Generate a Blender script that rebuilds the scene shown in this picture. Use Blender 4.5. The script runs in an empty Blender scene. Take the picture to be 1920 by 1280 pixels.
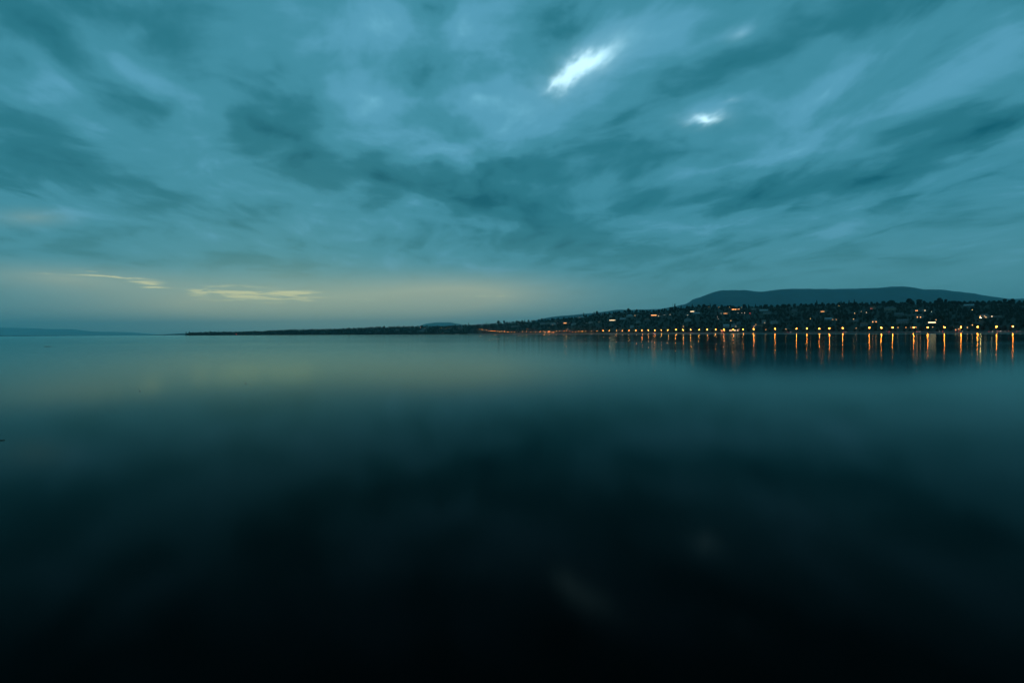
import bpy, bmesh, math, random
import numpy as np
from mathutils import Matrix, Vector

random.seed(7)
rng = np.random.default_rng(7)
S = bpy.context.scene
COL = S.collection
F = 1067.0            # focal length in photo pixels (photo 1920 px wide)
CAM_H = 3.0
PITCH = 0.0141        # looking very slightly down
ROLL = 0.0051

# ------------------------------------------------------------------ camera
cam_data = bpy.data.cameras.new('camera')
cam = bpy.data.objects.new('camera', cam_data)
COL.objects.link(cam)
cam_data.sensor_width = 36.0
cam_data.lens = 36.0 * F / 1920.0
cam_data.clip_start = 0.1
cam_data.clip_end = 200000.0
CAMM = Matrix.Rotation(math.pi / 2 - PITCH, 4, 'X') @ Matrix.Rotation(-ROLL, 4, 'Z')
cam.matrix_world = Matrix.Translation((0, 0, CAM_H)) @ CAMM
S.camera = cam
R3 = CAMM.to_3x3()


def ray(px, py):
    """direction of a photo pixel, scaled so that y = 1"""
    d = R3 @ Vector(((px - 960) / F, -(py - 640) / F, -1.0))
    return d / d.y


def to_px(X, Y, Z):
    v = R3.transposed() @ Vector((X, Y, Z - CAM_H))
    return 960 + F * v.x / -v.z, 640 - F * v.y / -v.z


# ------------------------------------------------------------------ colour settings
S.render.engine = 'CYCLES'
S.view_settings.view_transform = 'Standard'
S.view_settings.look = 'None'
S.view_settings.gamma = 1.0
S.view_settings.exposure = 0.0
S.view_settings.use_curve_mapping = False
S.cycles.max_bounces = 8
S.cycles.volume_bounces = 2
S.cycles.transparent_max_bounces = 8
S.cycles.use_denoising = True
S.cycles.caustics_reflective = True
S.cycles.sample_clamp_indirect = 0.0
S.cycles.use_light_tree = True
S.cycles.use_adaptive_sampling = False


# ------------------------------------------------------------------ world: dusk sky with drifting cloud
def lin(r, g, b):
    f = lambda c: ((c / 255 + 0.055) / 1.055) ** 2.4 if c > 10 else c / 255 / 12.92
    return (f(r), f(g), f(b), 1.0)


class Nodes:
    def __init__(self, tree):
        self.t = tree

    def new(self, kind, **kw):
        n = self.t.nodes.new(kind)
        for k, v in kw.items():
            setattr(n, k, v)
        return n

    def put(self, sock, v):
        if hasattr(v, 'is_linked') or isinstance(v, bpy.types.NodeSocket):
            self.t.links.new(v, sock)
        else:
            sock.default_value = v

    def math(self, op, a, b=None, c=None, clamp=False):
        n = self.new('ShaderNodeMath', operation=op, use_clamp=clamp)
        self.put(n.inputs[0], a)
        if b is not None: self.put(n.inputs[1], b)
        if c is not None: self.put(n.inputs[2], c)
        return n.outputs[0]

    def vmath(self, op, a, b=None, scale=None):
        n = self.new('ShaderNodeVectorMath', operation=op)
        self.put(n.inputs[0], a)
        if b is not None: self.put(n.inputs[1], b)
        if scale is not None: self.put(n.inputs['Scale'], scale)
        return n.outputs[0]

    def combine(self, x, y, z):
        n = self.new('ShaderNodeCombineXYZ')
        for i, v in enumerate((x, y, z)): self.put(n.inputs[i], v)
        return n.outputs[0]

    def noise(self, vec, scale=1.0, detail=3.0, rough=0.5, dist=0.0, color=False):
        n = self.new('ShaderNodeTexNoise')
        self.put(n.inputs['Vector'], vec)
        n.inputs['Scale'].default_value = scale
        n.inputs['Detail'].default_value = detail
        n.inputs['Roughness'].default_value = rough
        n.inputs['Distortion'].default_value = dist
        return n.outputs['Color' if color else 0]

    def maprange(self, v, a, b, c=0.0, d=1.0, smooth=True):
        n = self.new('ShaderNodeMapRange', interpolation_type='SMOOTHSTEP' if smooth else 'LINEAR')
        self.put(n.inputs[0], v)
        for i, q in enumerate((a, b, c, d)): self.put(n.inputs[i + 1], q)
        return n.outputs[0]

    def mix(self, fac, a, b, blend='MIX'):
        n = self.new('ShaderNodeMix', data_type='RGBA', blend_type=blend)
        self.put(n.inputs[0], fac)
        self.put(n.inputs[6], a)
        self.put(n.inputs[7], b)
        return n.outputs[2]


def azel(px, py):
    d = ray(px, py)
    return math.atan2(d.x, 1.0), math.atan2(d.z, math.hypot(d.x, 1.0))


def build_world():
    w = bpy.data.worlds.new('World')
    S.world = w
    w.use_nodes = True
    w.cycles.sampling_method = 'NONE'      # the smooth sky is found by the rays; lamps are sampled directly
    t = w.node_tree
    t.nodes.clear()
    N = Nodes(t)
    tc = N.new('ShaderNodeTexCoord')
    d = tc.outputs['Generated']
    sep = N.new('ShaderNodeSeparateXYZ')
    t.links.new(d, sep.inputs[0])
    dx, dy, dz = sep.outputs
    z = N.math('MAXIMUM', dz, 0.0)
    az = N.math('ARCTAN2', dx, dy)
    el = N.math('ARCSINE', z)
    # cloud deck seen in perspective
    den = N.math('ADD', z, 0.10)
    u = N.math('DIVIDE', dx, den)
    v = N.math('DIVIDE', dy, den)
    vp = azel(800, 626)[0]                      # the clouds drift to this bearing
    c, s = math.cos(vp), math.sin(vp)
    along = N.math('ADD', N.math('MULTIPLY', u, s), N.math('MULTIPLY', v, c))
    across = N.math('SUBTRACT', N.math('MULTIPLY', u, c), N.math('MULTIPLY', v, s))
    deck = N.combine(N.math('MULTIPLY', along, 0.60), across, 0.3)
    warp = N.vmath('SUBTRACT', N.noise(deck, 0.8, 2, 0.5, color=True), (0.5, 0.5, 0.5))
    deckw = N.vmath('ADD', deck, N.vmath('SCALE', warp, scale=0.9))
    n_big = N.noise(deckw, 1.05, 3, 0.5)
    n_mid = N.noise(deckw, 3.0, 4, 0.52)
    deck_s = N.combine(N.math('MULTIPLY', along, 0.46), across, 4.3)
    deck_s = N.vmath('ADD', deck_s, N.vmath('SCALE', warp, scale=0.55))
    n_str = N.noise(deck_s, 5.0, 3, 0.5)
    # bearings, warped so that the large shapes have cloud edges
    ae = N.combine(az, el, 0.0)
    w2 = N.vmath('SUBTRACT', N.noise(deckw, 1.9, 3, 0.55, color=True), (0.5, 0.5, 0.5))
    aew = N.vmath('ADD', ae, N.vmath('MULTIPLY', w2, N.combine(0.17, N.math('MULTIPLY', el, 0.24), 0.0)))
    aew2 = N.vmath('ADD', ae, N.vmath('MULTIPLY', w2, N.combine(0.04, N.math('MULTIPLY', el, 0.05), 0.0)))

    w3 = N.vmath('SUBTRACT', N.noise(deck_s, 22.0, 2, 0.5, color=True), (0.5, 0.5, 0.5))
    aew3 = N.vmath('ADD', aew2, N.vmath('SCALE', w3, scale=0.022))

    def blobs(items, vec, start):
        acc = start
        for (px, py, rx, ry, ang, wt) in items:
            a0, e0 = azel(px, py)
            ca, sa = math.cos(math.radians(ang)), math.sin(math.radians(ang))
            a1, e1 = azel(px + 10 * ca, py - 10 * sa)
            a2, e2 = azel(px - 10 * sa, py - 10 * ca)
            k1 = math.hypot(a1 - a0, e1 - e0) / 10
            k2 = math.hypot(a2 - a0, e2 - e0) / 10
            th = math.atan2(e1 - e0, a1 - a0)
            m = N.new('ShaderNodeMapping', vector_type='TEXTURE')
            t.links.new(vec, m.inputs[0])
            m.inputs[1].default_value = (a0, e0, 0)
            m.inputs[2].default_value = (0, 0, th)
            m.inputs[3].default_value = (2.0 * rx * k1, 2.0 * ry * k2, 1)
            g = N.new('ShaderNodeTexGradient', gradient_type='QUADRATIC_SPHERE')
            t.links.new(m.outputs[0], g.inputs[0])
            acc = N.math('MULTIPLY_ADD', g.outputs[1], wt, acc)
        return acc

    big = [
        (110, 90, 240, 60, -33, -.9), (80, 270, 150, 80, -15, -.8), (320, 70, 130, 60, -20, -.7),
        (520, 130, 90, 80, -10, -.7), (610, 190, 80, 50, -60, -.6), (560, 260, 150, 50, -25, -1.0),
        (300, 200, 90, 30, -20, -.5), (620, 348, 140, 30, 0, -.5), (745, 340, 60, 28, 0, -.6),
        (930, 330, 90, 65, 0, -.8), (1000, 400, 170, 60, -5, -.8), (1080, 300, 180, 45, 12, -.15),
        (1180, 215, 160, 30, 28, -.5), (1350, 130, 140, 35, 32, -.7), (1560, 60, 260, 45, 20, -.8),
        (1640, 315, 320, 30, 10, -.8), (1860, 235, 170, 35, 12, -1.0), (1330, 370, 190, 22, 5, -.6),
        (1060, 455, 170, 22, 0, -.8), (830, 20, 80, 35, -20, -.6), (1050, 40, 70, 40, -30, -.5),
        (250, 350, 220, 50, -10, -.5), (1700, 400, 250, 25, 0, -.3), (430, 490, 250, 18, -3, -.35),
        (1400, 230, 120, 40, 30, -.35), (480, 200, 80, 25, -25, -.4),
        (-10, 100, 110, 140, 0, -.8), (235, 112, 140, 34, -28, .8), (130, 165, 170, 34, -38, .7), (740, 45, 80, 60, 0, 1.0),
        (905, 70, 80, 60, -20, .9), (410, 205, 80, 45, 0, .6), (920, 185, 80, 40, 0, .9),
        (720, 212, 90, 28, 12, .8), (855, 287, 80, 14, 0, .8), (1110, 130, 180, 75, 28, .9),
        (1310, 225, 90, 30, 15, .5), (1378, 66, 90, 34, 22, .7), (1540, 165, 150, 38, 32, .8),
        (1240, 70, 130, 60, 20, .5), (1700, 200, 190, 28, 22, .6), (1850, 120, 170, 40, 22, .35),
        (1890, 40, 100, 40, 20, .4), (1010, 230, 120, 60, 0, .7), (675, 352, 60, 18, 0, .7),
        (1790, 285, 160, 13, 8, .6), (1330, 320, 240, 12, 12, .5), (1400, 412, 280, 18, 2, .5),
        (60, 405, 80, 14, 0, .5), (450, 380, 260, 45, -12, .35), (810, 390, 110, 35, 0, .5),
        (160, 240, 120, 30, -35, .35), (700, 470, 300, 25, 0, .2),
    ]
    bright = [(1108, 113, 44, 13, 24, .9), (1068, 139, 34, 14, 46, 1.05), (1042, 158, 26, 9, 35, .7), (1090, 128, 110, 46, 30, .55),
              (1322, 224, 27, 8, 8, .9), (1320, 224, 60, 22, 5, .4), (1380, 62, 34, 18, 22, .3), (1374, 187, 22, 8, 15, .25),
              (870, 286, 45, 6, 0, .12)]
    dens = blobs(big, aew, 0.0)
    nb = N.math('MULTIPLY', N.math('SUBTRACT', n_big, 0.5), 1.6)
    nm = N.math('MULTIPLY', N.math('SUBTRACT', n_mid, 0.5), 1.4)
    ns = N.math('MULTIPLY', N.math('SUBTRACT', n_str, 0.5), 1.25)
    lump = N.noise(N.vmath('ADD', N.combine(az, N.math('MULTIPLY', el, 1.9), 1.7), N.vmath('SCALE', w2, scale=0.10)), 5.6, 4, 0.46, 0.4)
    lump2 = N.noise(N.vmath('ADD', N.combine(N.math('ADD', az, N.math('MULTIPLY', el, -0.9)), N.math('MULTIPLY', el, 3.0), 5.2), N.vmath('SCALE', w2, scale=0.14)), 9.0, 3, 0.45, 0.3)
    nl = N.math('ADD', N.math('MULTIPLY', N.math('SUBTRACT', lump, 0.5), 1.9), N.math('MULTIPLY', N.math('SUBTRACT', lump2, 0.5), 0.9))
    n_lay = N.noise(N.vmath('ADD', N.combine(N.math('MULTIPLY', along, 0.72), across, 8.1), N.vmath('SCALE', warp, scale=0.7)), 2.6, 6, 0.60, 0.3)
    nl = N.math('ADD', nl, N.math('MULTIPLY', N.math('SUBTRACT', n_lay, 0.5), 3.4))
    nb = N.math('ADD', nb, nl)
    fade = N.maprange(el, 0.02, 0.16, 0.30, 1.0)
    tot = N.math('ADD', N.math('ADD', nb, nm), ns)
    tot = N.math('ADD', N.math('MULTIPLY', tot, fade), N.math('MULTIPLY', dens, 1.45))
    lum = N.maprange(tot, -1.85, 2.15, 0.0, 1.0, smooth=False)
    ramp = N.new('ShaderNodeValToRGB')
    t.links.new(lum, ramp.inputs[0])
    cr = ramp.color_ramp
    cr.interpolation = 'EASE'
    cr.elements[0].position = 0.0
    cr.elements[0].color = lin(10, 82, 98)
    cr.elements[1].position = 1.0
    cr.elements[1].color = lin(106, 173, 198)
    for p, cc in ((0.27, lin(38, 108, 124)), (0.5, lin(62, 132, 152)), (0.72, lin(82, 149, 175))):
        e = cr.elements.new(p)
        e.color = cc
    col = ramp.outputs[0]
    # the air nearer the horizon is greyer and smoother
    low = N.maprange(el, 0.0, 0.22, 1.0, 0.0)
    col = N.mix(N.math('MULTIPLY', low, 0.6), col, lin(94, 149, 153))
    # twilight glow low over the far end of the lake
    glow = blobs([(680, 590, 400, 62, 0, 1.0), (420, 570, 280, 40, 0, .6), (870, 552, 170, 30, 0, .8), (120, 522, 200, 24, -3, .5), (60, 408, 70, 16, 0, .25)], ae, 0.0)
    col = N.mix(N.math('MINIMUM', glow, 0.8), col, lin(178, 184, 158))
    # clear strips under the deck
    strip = N.combine(N.math('MULTIPLY', az, 9.0), N.math('MULTIPLY', el, 110.0), 0.0)
    sn = N.noise(strip, 1.7, 5, 0.62, 0.4)
    ym = blobs([(455, 552, 92, 14, -2, 1.9), (560, 551, 60, 8, 0, 1.1), (640, 562, 90, 5, 0, .8), (290, 538, 28, 9, -6, 1.8),
                (225, 519, 80, 9, -8, 1.1), (372, 547, 16, 6, 0, .9), (90, 512, 100, 6, -4, .45),
                (915, 556, 55, 4, 0, .7)], N.vmath('ADD', ae, N.vmath('MULTIPLY', w2, (0.02, 0.006, 0.0))), 0.0)
    ym = N.math('MULTIPLY', ym, N.math('ADD', 0.5, N.math('MULTIPLY', N.math('SUBTRACT', sn, 0.5), 5.5)))
    ym = N.math('ADD', N.maprange(ym, 0.15, 1.0), 0.0)
    ym = N.math('MULTIPLY', ym, N.maprange(el, 0.02, 0.05))
    lowmask = N.math('SUBTRACT', 1.0, N.maprange(el, 0.10, 0.14))
    ym = N.math('MULTIPLY', ym, lowmask)
    col = N.mix(N.math('MULTIPLY', ym, 0.85), col, lin(218, 216, 166))
    # openings in the deck that let the clear sky through
    br = blobs(bright, aew3, 0.0)
    br = N.math('MULTIPLY', br, N.maprange(n_str, 0.25, 0.6, 0.55, 1.1))
    col = N.mix(1.0, col, N.mix(N.maprange(br, 0.0, 1.35), (0, 0, 0, 1), lin(196, 218, 222)), 'ADD')
    sky = N.new('ShaderNodeTexSky', sky_type='NISHITA')
    sky.sun_disc = False
    sky.sun_elevation = math.radians(2.0)
    sky.sun_rotation = SUN_AZ
    sky.altitude = 372
    sky.dust_density = 2.0
    t.links.new(N.combine(dx, dy, z), sky.inputs[0]) if 'Vector' in sky.inputs else None
    clear = N.new('ShaderNodeBackground')
    t.links.new(N.mix(1.0, sky.outputs[0], (0.35, 0.9, 1.0, 1), 'MULTIPLY'), clear.inputs[0])
    clear.inputs[1].default_value = 0.05
    cloud = N.new('ShaderNodeBackground')
    t.links.new(col, cloud.inputs[0])
    cloud.inputs[1].default_value = SKY_LEVEL
    mixs = N.new('ShaderNodeMixShader')
    mixs.inputs[0].default_value = 0.90      # a nearly closed deck
    t.links.new(clear.outputs[0], mixs.inputs[1])
    t.links.new(cloud.outputs[0], mixs.inputs[2])
    out = N.new('ShaderNodeOutputWorld')
    t.links.new(mixs.outputs[0], out.inputs[0])


SKY_LEVEL = 1.27
SUN_AZ = azel(520, 600)[0]       # behind the cloud over the left of the lake
build_world()
# the sun has set behind the cloud: the sky alone lights the scene, with the lamps along the shore


# ------------------------------------------------------------------ materials
def principled(name, color, rough=0.8, var=0.25, scale=1.0, metallic=0.0, spec=0.3):
    m = bpy.data.materials.new(name)
    m.use_nodes = True
    t = m.node_tree
    N = Nodes(t)
    b = t.nodes['Principled BSDF']
    b.inputs['Roughness'].default_value = rough
    b.inputs['Metallic'].default_value = metallic
    b.inputs['Specular IOR Level'].default_value = spec
    tc = N.new('ShaderNodeTexCoord')
    n = N.noise(tc.outputs['Object'], scale, 4, 0.6)
    f = N.maprange(n, 0.3, 0.7)
    lo = tuple(c * (1 - var) for c in color[:3]) + (1,)
    hi = tuple(min(1, c * (1 + var)) for c in color[:3]) + (1,)
    t.links.new(N.mix(f, lo, hi), b.inputs['Base Color'])
    return m


def emitter(name, color, strength):
    m = bpy.data.materials.new(name)
    m.use_nodes = True
    t = m.node_tree
    b = t.nodes['Principled BSDF']
    b.inputs['Base Color'].default_value = (0.3, 0.3, 0.3, 1)
    b.inputs['Emission Color'].default_value = tuple(color) + (1,)
    b.inputs['Emission Strength'].default_value = strength
    return m


def foliage_mat(name, a, b_):
    m = bpy.data.materials.new(name)
    m.use_nodes = True
    t = m.node_tree
    N = Nodes(t)
    b = t.nodes['Principled BSDF']
    b.inputs['Roughness'].default_value = 0.75
    b.inputs['Specular IOR Level'].default_value = 0.15
    geo = N.new('ShaderNodeNewGeometry')
    oi = N.new('ShaderNodeObjectInfo')
    big = N.noise(geo.outputs['Position'], 0.06, 2, 0.5)
    isl = geo.outputs['Random Per Island']
    f = N.math('ADD', N.math('MULTIPLY', big, 0.7), N.math('ADD', N.math('MULTIPLY', isl, 0.35), N.math('MULTIPLY', oi.outputs['Random'], 0.25)))
    t.links.new(N.mix(N.maprange(f, 0.3, 1.0), a + (1,), b_ + (1,)), b.inputs['Base Color'])
    return m


MAT = {
    'leaf': foliage_mat('foliage', (0.005, 0.012, 0.010), (0.018, 0.030, 0.020)),
    'needle': foliage_mat('needles', (0.006, 0.014, 0.012), (0.014, 0.026, 0.018)),
    'bark': principled('bark', (0.06, 0.045, 0.035), 0.9, 0.3, 3),
    'ground': principled('meadow_ground', (0.012, 0.020, 0.013), 0.95, 0.4, 0.03),
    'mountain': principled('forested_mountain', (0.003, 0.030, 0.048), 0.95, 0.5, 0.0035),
    'stone': principled('quay_stone', (0.26, 0.25, 0.23), 0.85, 0.25, 0.8),
    'asphalt': principled('asphalt', (0.05, 0.05, 0.052), 0.85, 0.15, 1.5),
    'pave': principled('promenade_paving', (0.20, 0.19, 0.18), 0.85, 0.2, 1.2),
    'line': principled('road_paint', (0.6, 0.6, 0.58), 0.7, 0.1, 4),
    'metal': principled('lamp_metal', (0.12, 0.13, 0.13), 0.5, 0.1, 4, 0.6),
    'white': principled('white_render', (0.28, 0.28, 0.27), 0.8, 0.08, 0.7),
    'cream': principled('cream_render', (0.24, 0.22, 0.18), 0.8, 0.1, 0.7),
    'grey': principled('grey_render', (0.16, 0.16, 0.16), 0.8, 0.1, 0.7),
    'ochre': principled('ochre_render', (0.26, 0.19, 0.12), 0.8, 0.1, 0.7),
    'tile': principled('clay_roof_tiles', (0.16, 0.075, 0.05), 0.8, 0.25, 3),
    'slate': principled('slate_roof', (0.08, 0.085, 0.09), 0.6, 0.2, 3),
    'zinc': principled('zinc_roof', (0.24, 0.26, 0.27), 0.6, 0.1, 1, 0.3),
    'glass': principled('dark_glass', (0.03, 0.04, 0.045), 0.08, 0.1, 1, 0, 0.8),
    'wood': principled('weathered_wood', (0.09, 0.06, 0.04), 0.85, 0.35, 6),
    'rubber': principled('tyre_rubber', (0.02, 0.02, 0.02), 0.8, 0.1, 5),
    'hull': principled('white_hull', (0.7, 0.7, 0.68), 0.4, 0.05, 2),
    'buoyred': principled('red_paint', (0.5, 0.08, 0.06), 0.5, 0.15, 3),
    'car_a': principled('car_paint_silver', (0.35, 0.36, 0.37), 0.35, 0.05, 2, 0.5),
    'car_b': principled('car_paint_dark_blue', (0.03, 0.045, 0.09), 0.3, 0.05, 2, 0.2),
    'car_c': principled('car_paint_white', (0.6, 0.6, 0.6), 0.35, 0.05, 2),
    'car_d': principled('car_paint_maroon', (0.14, 0.02, 0.02), 0.3, 0.05, 2, 0.2),
    'sodium': emitter('sodium_lamp', (1.0, 0.21, 0.02), 115),
    'sodium_far': emitter('sodium_lamp_far', (1.0, 0.24, 0.04), 80),
    'amber': emitter('amber_light', (1.0, 0.42, 0.12), 7),
    'win_amber': emitter('amber_window_light', (1.0, 0.34, 0.09), 4.5),
    'win_pale': emitter('pale_window_light', (1.0, 0.66, 0.36), 3.5),
    'dimred': emitter('dim_red_window_light', (1.0, 0.14, 0.07), 0.9),
    'warm': emitter('warm_light', (1.0, 0.60, 0.26), 5),
    'whitel': emitter('pale_light', (1.0, 0.74, 0.5), 4.5),
    'flood': emitter('flood_light', (1.0, 0.62, 0.20), 60),
    'pink': emitter('pink_light', (1.0, 0.30, 0.28), 12),
    'red': emitter('red_light', (1.0, 0.05, 0.03), 10),
    'head': emitter('headlight_glass', (1.0, 0.85, 0.65), 6),
    'dimw': emitter('dim_window_light', (1.0, 0.52, 0.2), 1.2),
}


for _k in ('win_amber', 'win_pale', 'warm', 'dimw', 'dimred', 'red', 'head'):
    MAT[_k].cycles.emission_sampling = 'NONE'      # small windows: found by the rays themselves


# ------------------------------------------------------------------ object helpers
def link(name, mesh, parent=None, loc=(0, 0, 0)):
    o = bpy.data.objects.new(name, mesh)
    o.location = loc
    if parent is not None:
        o.parent = parent
    COL.objects.link(o)
    return o


def mesh_from(name, verts, faces, mat, smooth=False):
    me = bpy.data.meshes.new(name)
    me.from_pydata([tuple(v) for v in verts], [], faces)
    if mat is not None:
        for m in (mat if isinstance(mat, (list, tuple)) else [mat]):
            me.materials.append(m)
    if smooth:
        me.polygons.foreach_set('use_smooth', [True] * len(me.polygons))
    me.update()
    return me


def mesh_np(name, V, Fq, mat, smooth=False):
    """V (n,3), Fq (m,k) with constant k"""
    me = bpy.data.meshes.new(name)
    n, (m, k) = len(V), Fq.shape
    me.vertices.add(n)
    me.vertices.foreach_set('co', V.astype(np.float32).ravel())
    me.loops.add(m * k)
    me.loops.foreach_set('vertex_index', Fq.astype(np.int32).ravel())
    me.polygons.add(m)
    me.polygons.foreach_set('loop_start', np.arange(0, m * k, k, dtype=np.int32))
    me.polygons.foreach_set('loop_total', np.full(m, k, dtype=np.int32))
    if smooth:
        me.polygons.foreach_set('use_smooth', np.ones(m, dtype=bool))
    me.materials.append(mat)
    me.update(calc_edges=True)
    me.validate()
    return me


def box(V, Q, x0, x1, y0, y1, z0, z1):
    b = len(V)
    V += [(x0, y0, z0), (x1, y0, z0), (x1, y1, z0), (x0, y1, z0), (x0, y0, z1), (x1, y0, z1), (x1, y1, z1), (x0, y1, z1)]
    Q += [(b, b + 3, b + 2, b + 1), (b + 4, b + 5, b + 6, b + 7), (b, b + 1, b + 5, b + 4), (b + 1, b + 2, b + 6, b + 5),
          (b + 2, b + 3, b + 7, b + 6), (b + 3, b, b + 4, b + 7)]


def tube(V, Q, pts, radii, n=8):
    b = len(V)
    for i, (p, r) in enumerate(zip(pts, radii)):
        p = Vector(p)
        q = Vector(pts[min(i + 1, len(pts) - 1)]) - Vector(pts[max(i - 1, 0)])
        rot = q.to_track_quat('Z', 'Y')
        for k in range(n):
            a = 2 * math.pi * k / n
            V.append(tuple(p + rot @ Vector((r * math.cos(a), r * math.sin(a), 0))))
    for i in range(len(pts) - 1):
        for k in range(n):
            Q.append((b + i * n + k, b + i * n + (k + 1) % n, b + (i + 1) * n + (k + 1) % n, b + (i + 1) * n + k))
    Q.append(tuple(b + k for k in range(n))[::-1])
    Q.append(tuple(b + (len(pts) - 1) * n + k for k in range(n)))


def empty(name, loc, label, cat, group=None, rz=0.0):
    o = bpy.data.objects.new(name, None)
    o.location = loc
    o.rotation_euler = (0, 0, rz)
    o['label'] = label
    o['category'] = cat
    if group: o['group'] = group
    COL.objects.link(o)
    return o


def struct(name, me):
    o = link(name, me)
    o['kind'] = 'structure'
    return o


ONES = ['zeroth', 'first', 'second', 'third', 'fourth', 'fifth', 'sixth', 'seventh', 'eighth', 'ninth', 'tenth', 'eleventh', 'twelfth',
        'thirteenth', 'fourteenth', 'fifteenth', 'sixteenth', 'seventeenth', 'eighteenth', 'nineteenth']
TENS = {2: ('twenty', 'twentieth'), 3: ('thirty', 'thirtieth'), 4: ('forty', 'fortieth'), 5: ('fifty', 'fiftieth'), 6: ('sixty', 'sixtieth'),
        7: ('seventy', 'seventieth'), 8: ('eighty', 'eightieth'), 9: ('ninety', 'ninetieth')}


def ordinal(n):
    if n >= 100:
        return 'hundred-and-' + ordinal(n - 100) if n > 100 else 'hundredth'
    if n < 20: return ONES[n]
    a, b = divmod(n, 10)
    return TENS[a][1] if b == 0 else TENS[a][0] + '-' + ONES[b]


# ------------------------------------------------------------------ terrain of the wooded far shore
SHORE = [(-600, 3600), (300, 3600), (347, 3400), (600, 3100), (700, 3000), (830, 2880), (880, 2720), (940, 2500), (1000, 2200), (1090, 1870),
         (1290, 1410), (1500, 1200), (1700, 1010), (1920, 890), (2150, 800), (2500, 700)]
SKYLINE = [(347, 624), (352, 622), (392, 621), (440, 621), (500, 619.3), (530, 617), (600, 616), (650, 614.8), (700, 611.6), (740, 611.3),
           (780, 610), (830, 610.2), (860, 608.5), (880, 607.5), (930, 605), (940, 603), (980, 600), (1000, 599.6), (1030, 596.5),
           (1060, 593.5), (1090, 591), (1110, 588), (1125, 585.5), (1150, 584), (1180, 579.5), (1200, 579), (1210, 581), (1240, 579),
           (1260, 575), (1275, 573), (1300, 571), (1330, 569.6), (1360, 571), (1380, 574), (1400, 571), (1450, 570), (1490, 569.4),
           (1510, 567.6), (1560, 566.6), (1600, 565.5), (1625, 566), (1660, 563.6), (1695, 566), (1705, 562), (1730, 563.6), (1750, 564.4),
           (1762, 561), (1790, 563.5), (1850, 562.8), (1880, 562), (1895, 560.8), (1912, 561.5), (1925, 564), (2000, 560), (2300, 556), (2600, 560)]
sx = np.array([a for a, _ in SHORE], float)
sy = np.array([b for _, b in SHORE], float)


def shore_y(xp):
    return np.interp(xp, sx, sy)


def ridge_gap(xp):
    return np.interp(xp, [340, 400, 700, 1000, 1300, 2500], [160, 260, 450, 600, 680, 700])


_k = np.array([ray(a, b).z for a, b in SKYLINE])
_kx = np.array([ray(a, b).x * F + 960 for a, b in SKYLINE])
gx = np.arange(340, 2600, 4.0)
graw = CAM_H + np.interp(gx, _kx, _k) * (shore_y(gx) + ridge_gap(gx))
gsm = np.convolve(np.pad(graw, 8, mode='edge'), np.ones(17) / 17, mode='valid')
TREE_T = 10.5


def ground_z(X, Y):
    X = np.asarray(X, float)
    Y = np.asarray(Y, float)
    xp = X / Y * F + 960
    ds = shore_y(xp)
    gap = ridge_gap(xp)
    zr = np.interp(xp, gx, gsm) - TREE_T
    zr = np.maximum(zr, 3.0)
    s = (Y - ds) / gap
    sp = np.clip((s - 0.07) / 0.93, 0, None)
    g = np.where(sp < 1, sp ** 0.85, 1.0)
    bump = (np.sin(X * 0.021 + 1) * np.cos(Y * 0.017) + 0.6 * np.sin(X * 0.05 + Y * 0.043)) * 1.6 * np.clip(sp, 0, 1) * np.clip(zr / 40, 0.1, 1)
    z = 1.9 + (zr - 1.9) * g + bump * (1 - np.clip((sp - .8) / .2, 0, 1))
    z = np.where(s > 1, z - (s - 1) * gap * 0.06, z)
    z = np.where(s < 0, -2.0, z)
    edge = np.clip((xp - 343) / 10, 0, 1)          # the point runs out into the lake
    return z * edge - 2.0 * (1 - edge)


def build_terrain():
    xs = np.concatenate([np.arange(338, 1300, 5.0), np.arange(1300, 2560, 5.0)])
    ts = np.concatenate([[-0.02, 0.0, 0.03, 0.07], np.linspace(0.1, 1.0, 26), np.linspace(1.06, 3.0, 14)])
    V = np.zeros((len(xs), len(ts), 3))
    for i, xp in enumerate(xs):
        ds, gp = shore_y(xp), ridge_gap(xp)
        Y = ds + ts * gp
        X = (xp - 960) / F * Y
        V[i, :, 0], V[i, :, 1], V[i, :, 2] = X, Y, ground_z(X, Y)
        V[i, 0, 2] = -0.8
        V[i, 1, 2] = 0.15 if xp < 875 else 1.55
    V[:, -1, 2] = -0.5
    n, m = V.shape[:2]
    idx = np.arange(n * m).reshape(n, m)
    Q = np.stack([idx[:-1, :-1], idx[1:, :-1], idx[1:, 1:], idx[:-1, 1:]], -1).reshape(-1, 4)
    V[..., 2] = np.maximum(V[..., 2], -0.8)
    struct('hillside', mesh_np('hillside', V.reshape(-1, 3), Q, MAT['ground'], True))


build_terrain()


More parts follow.
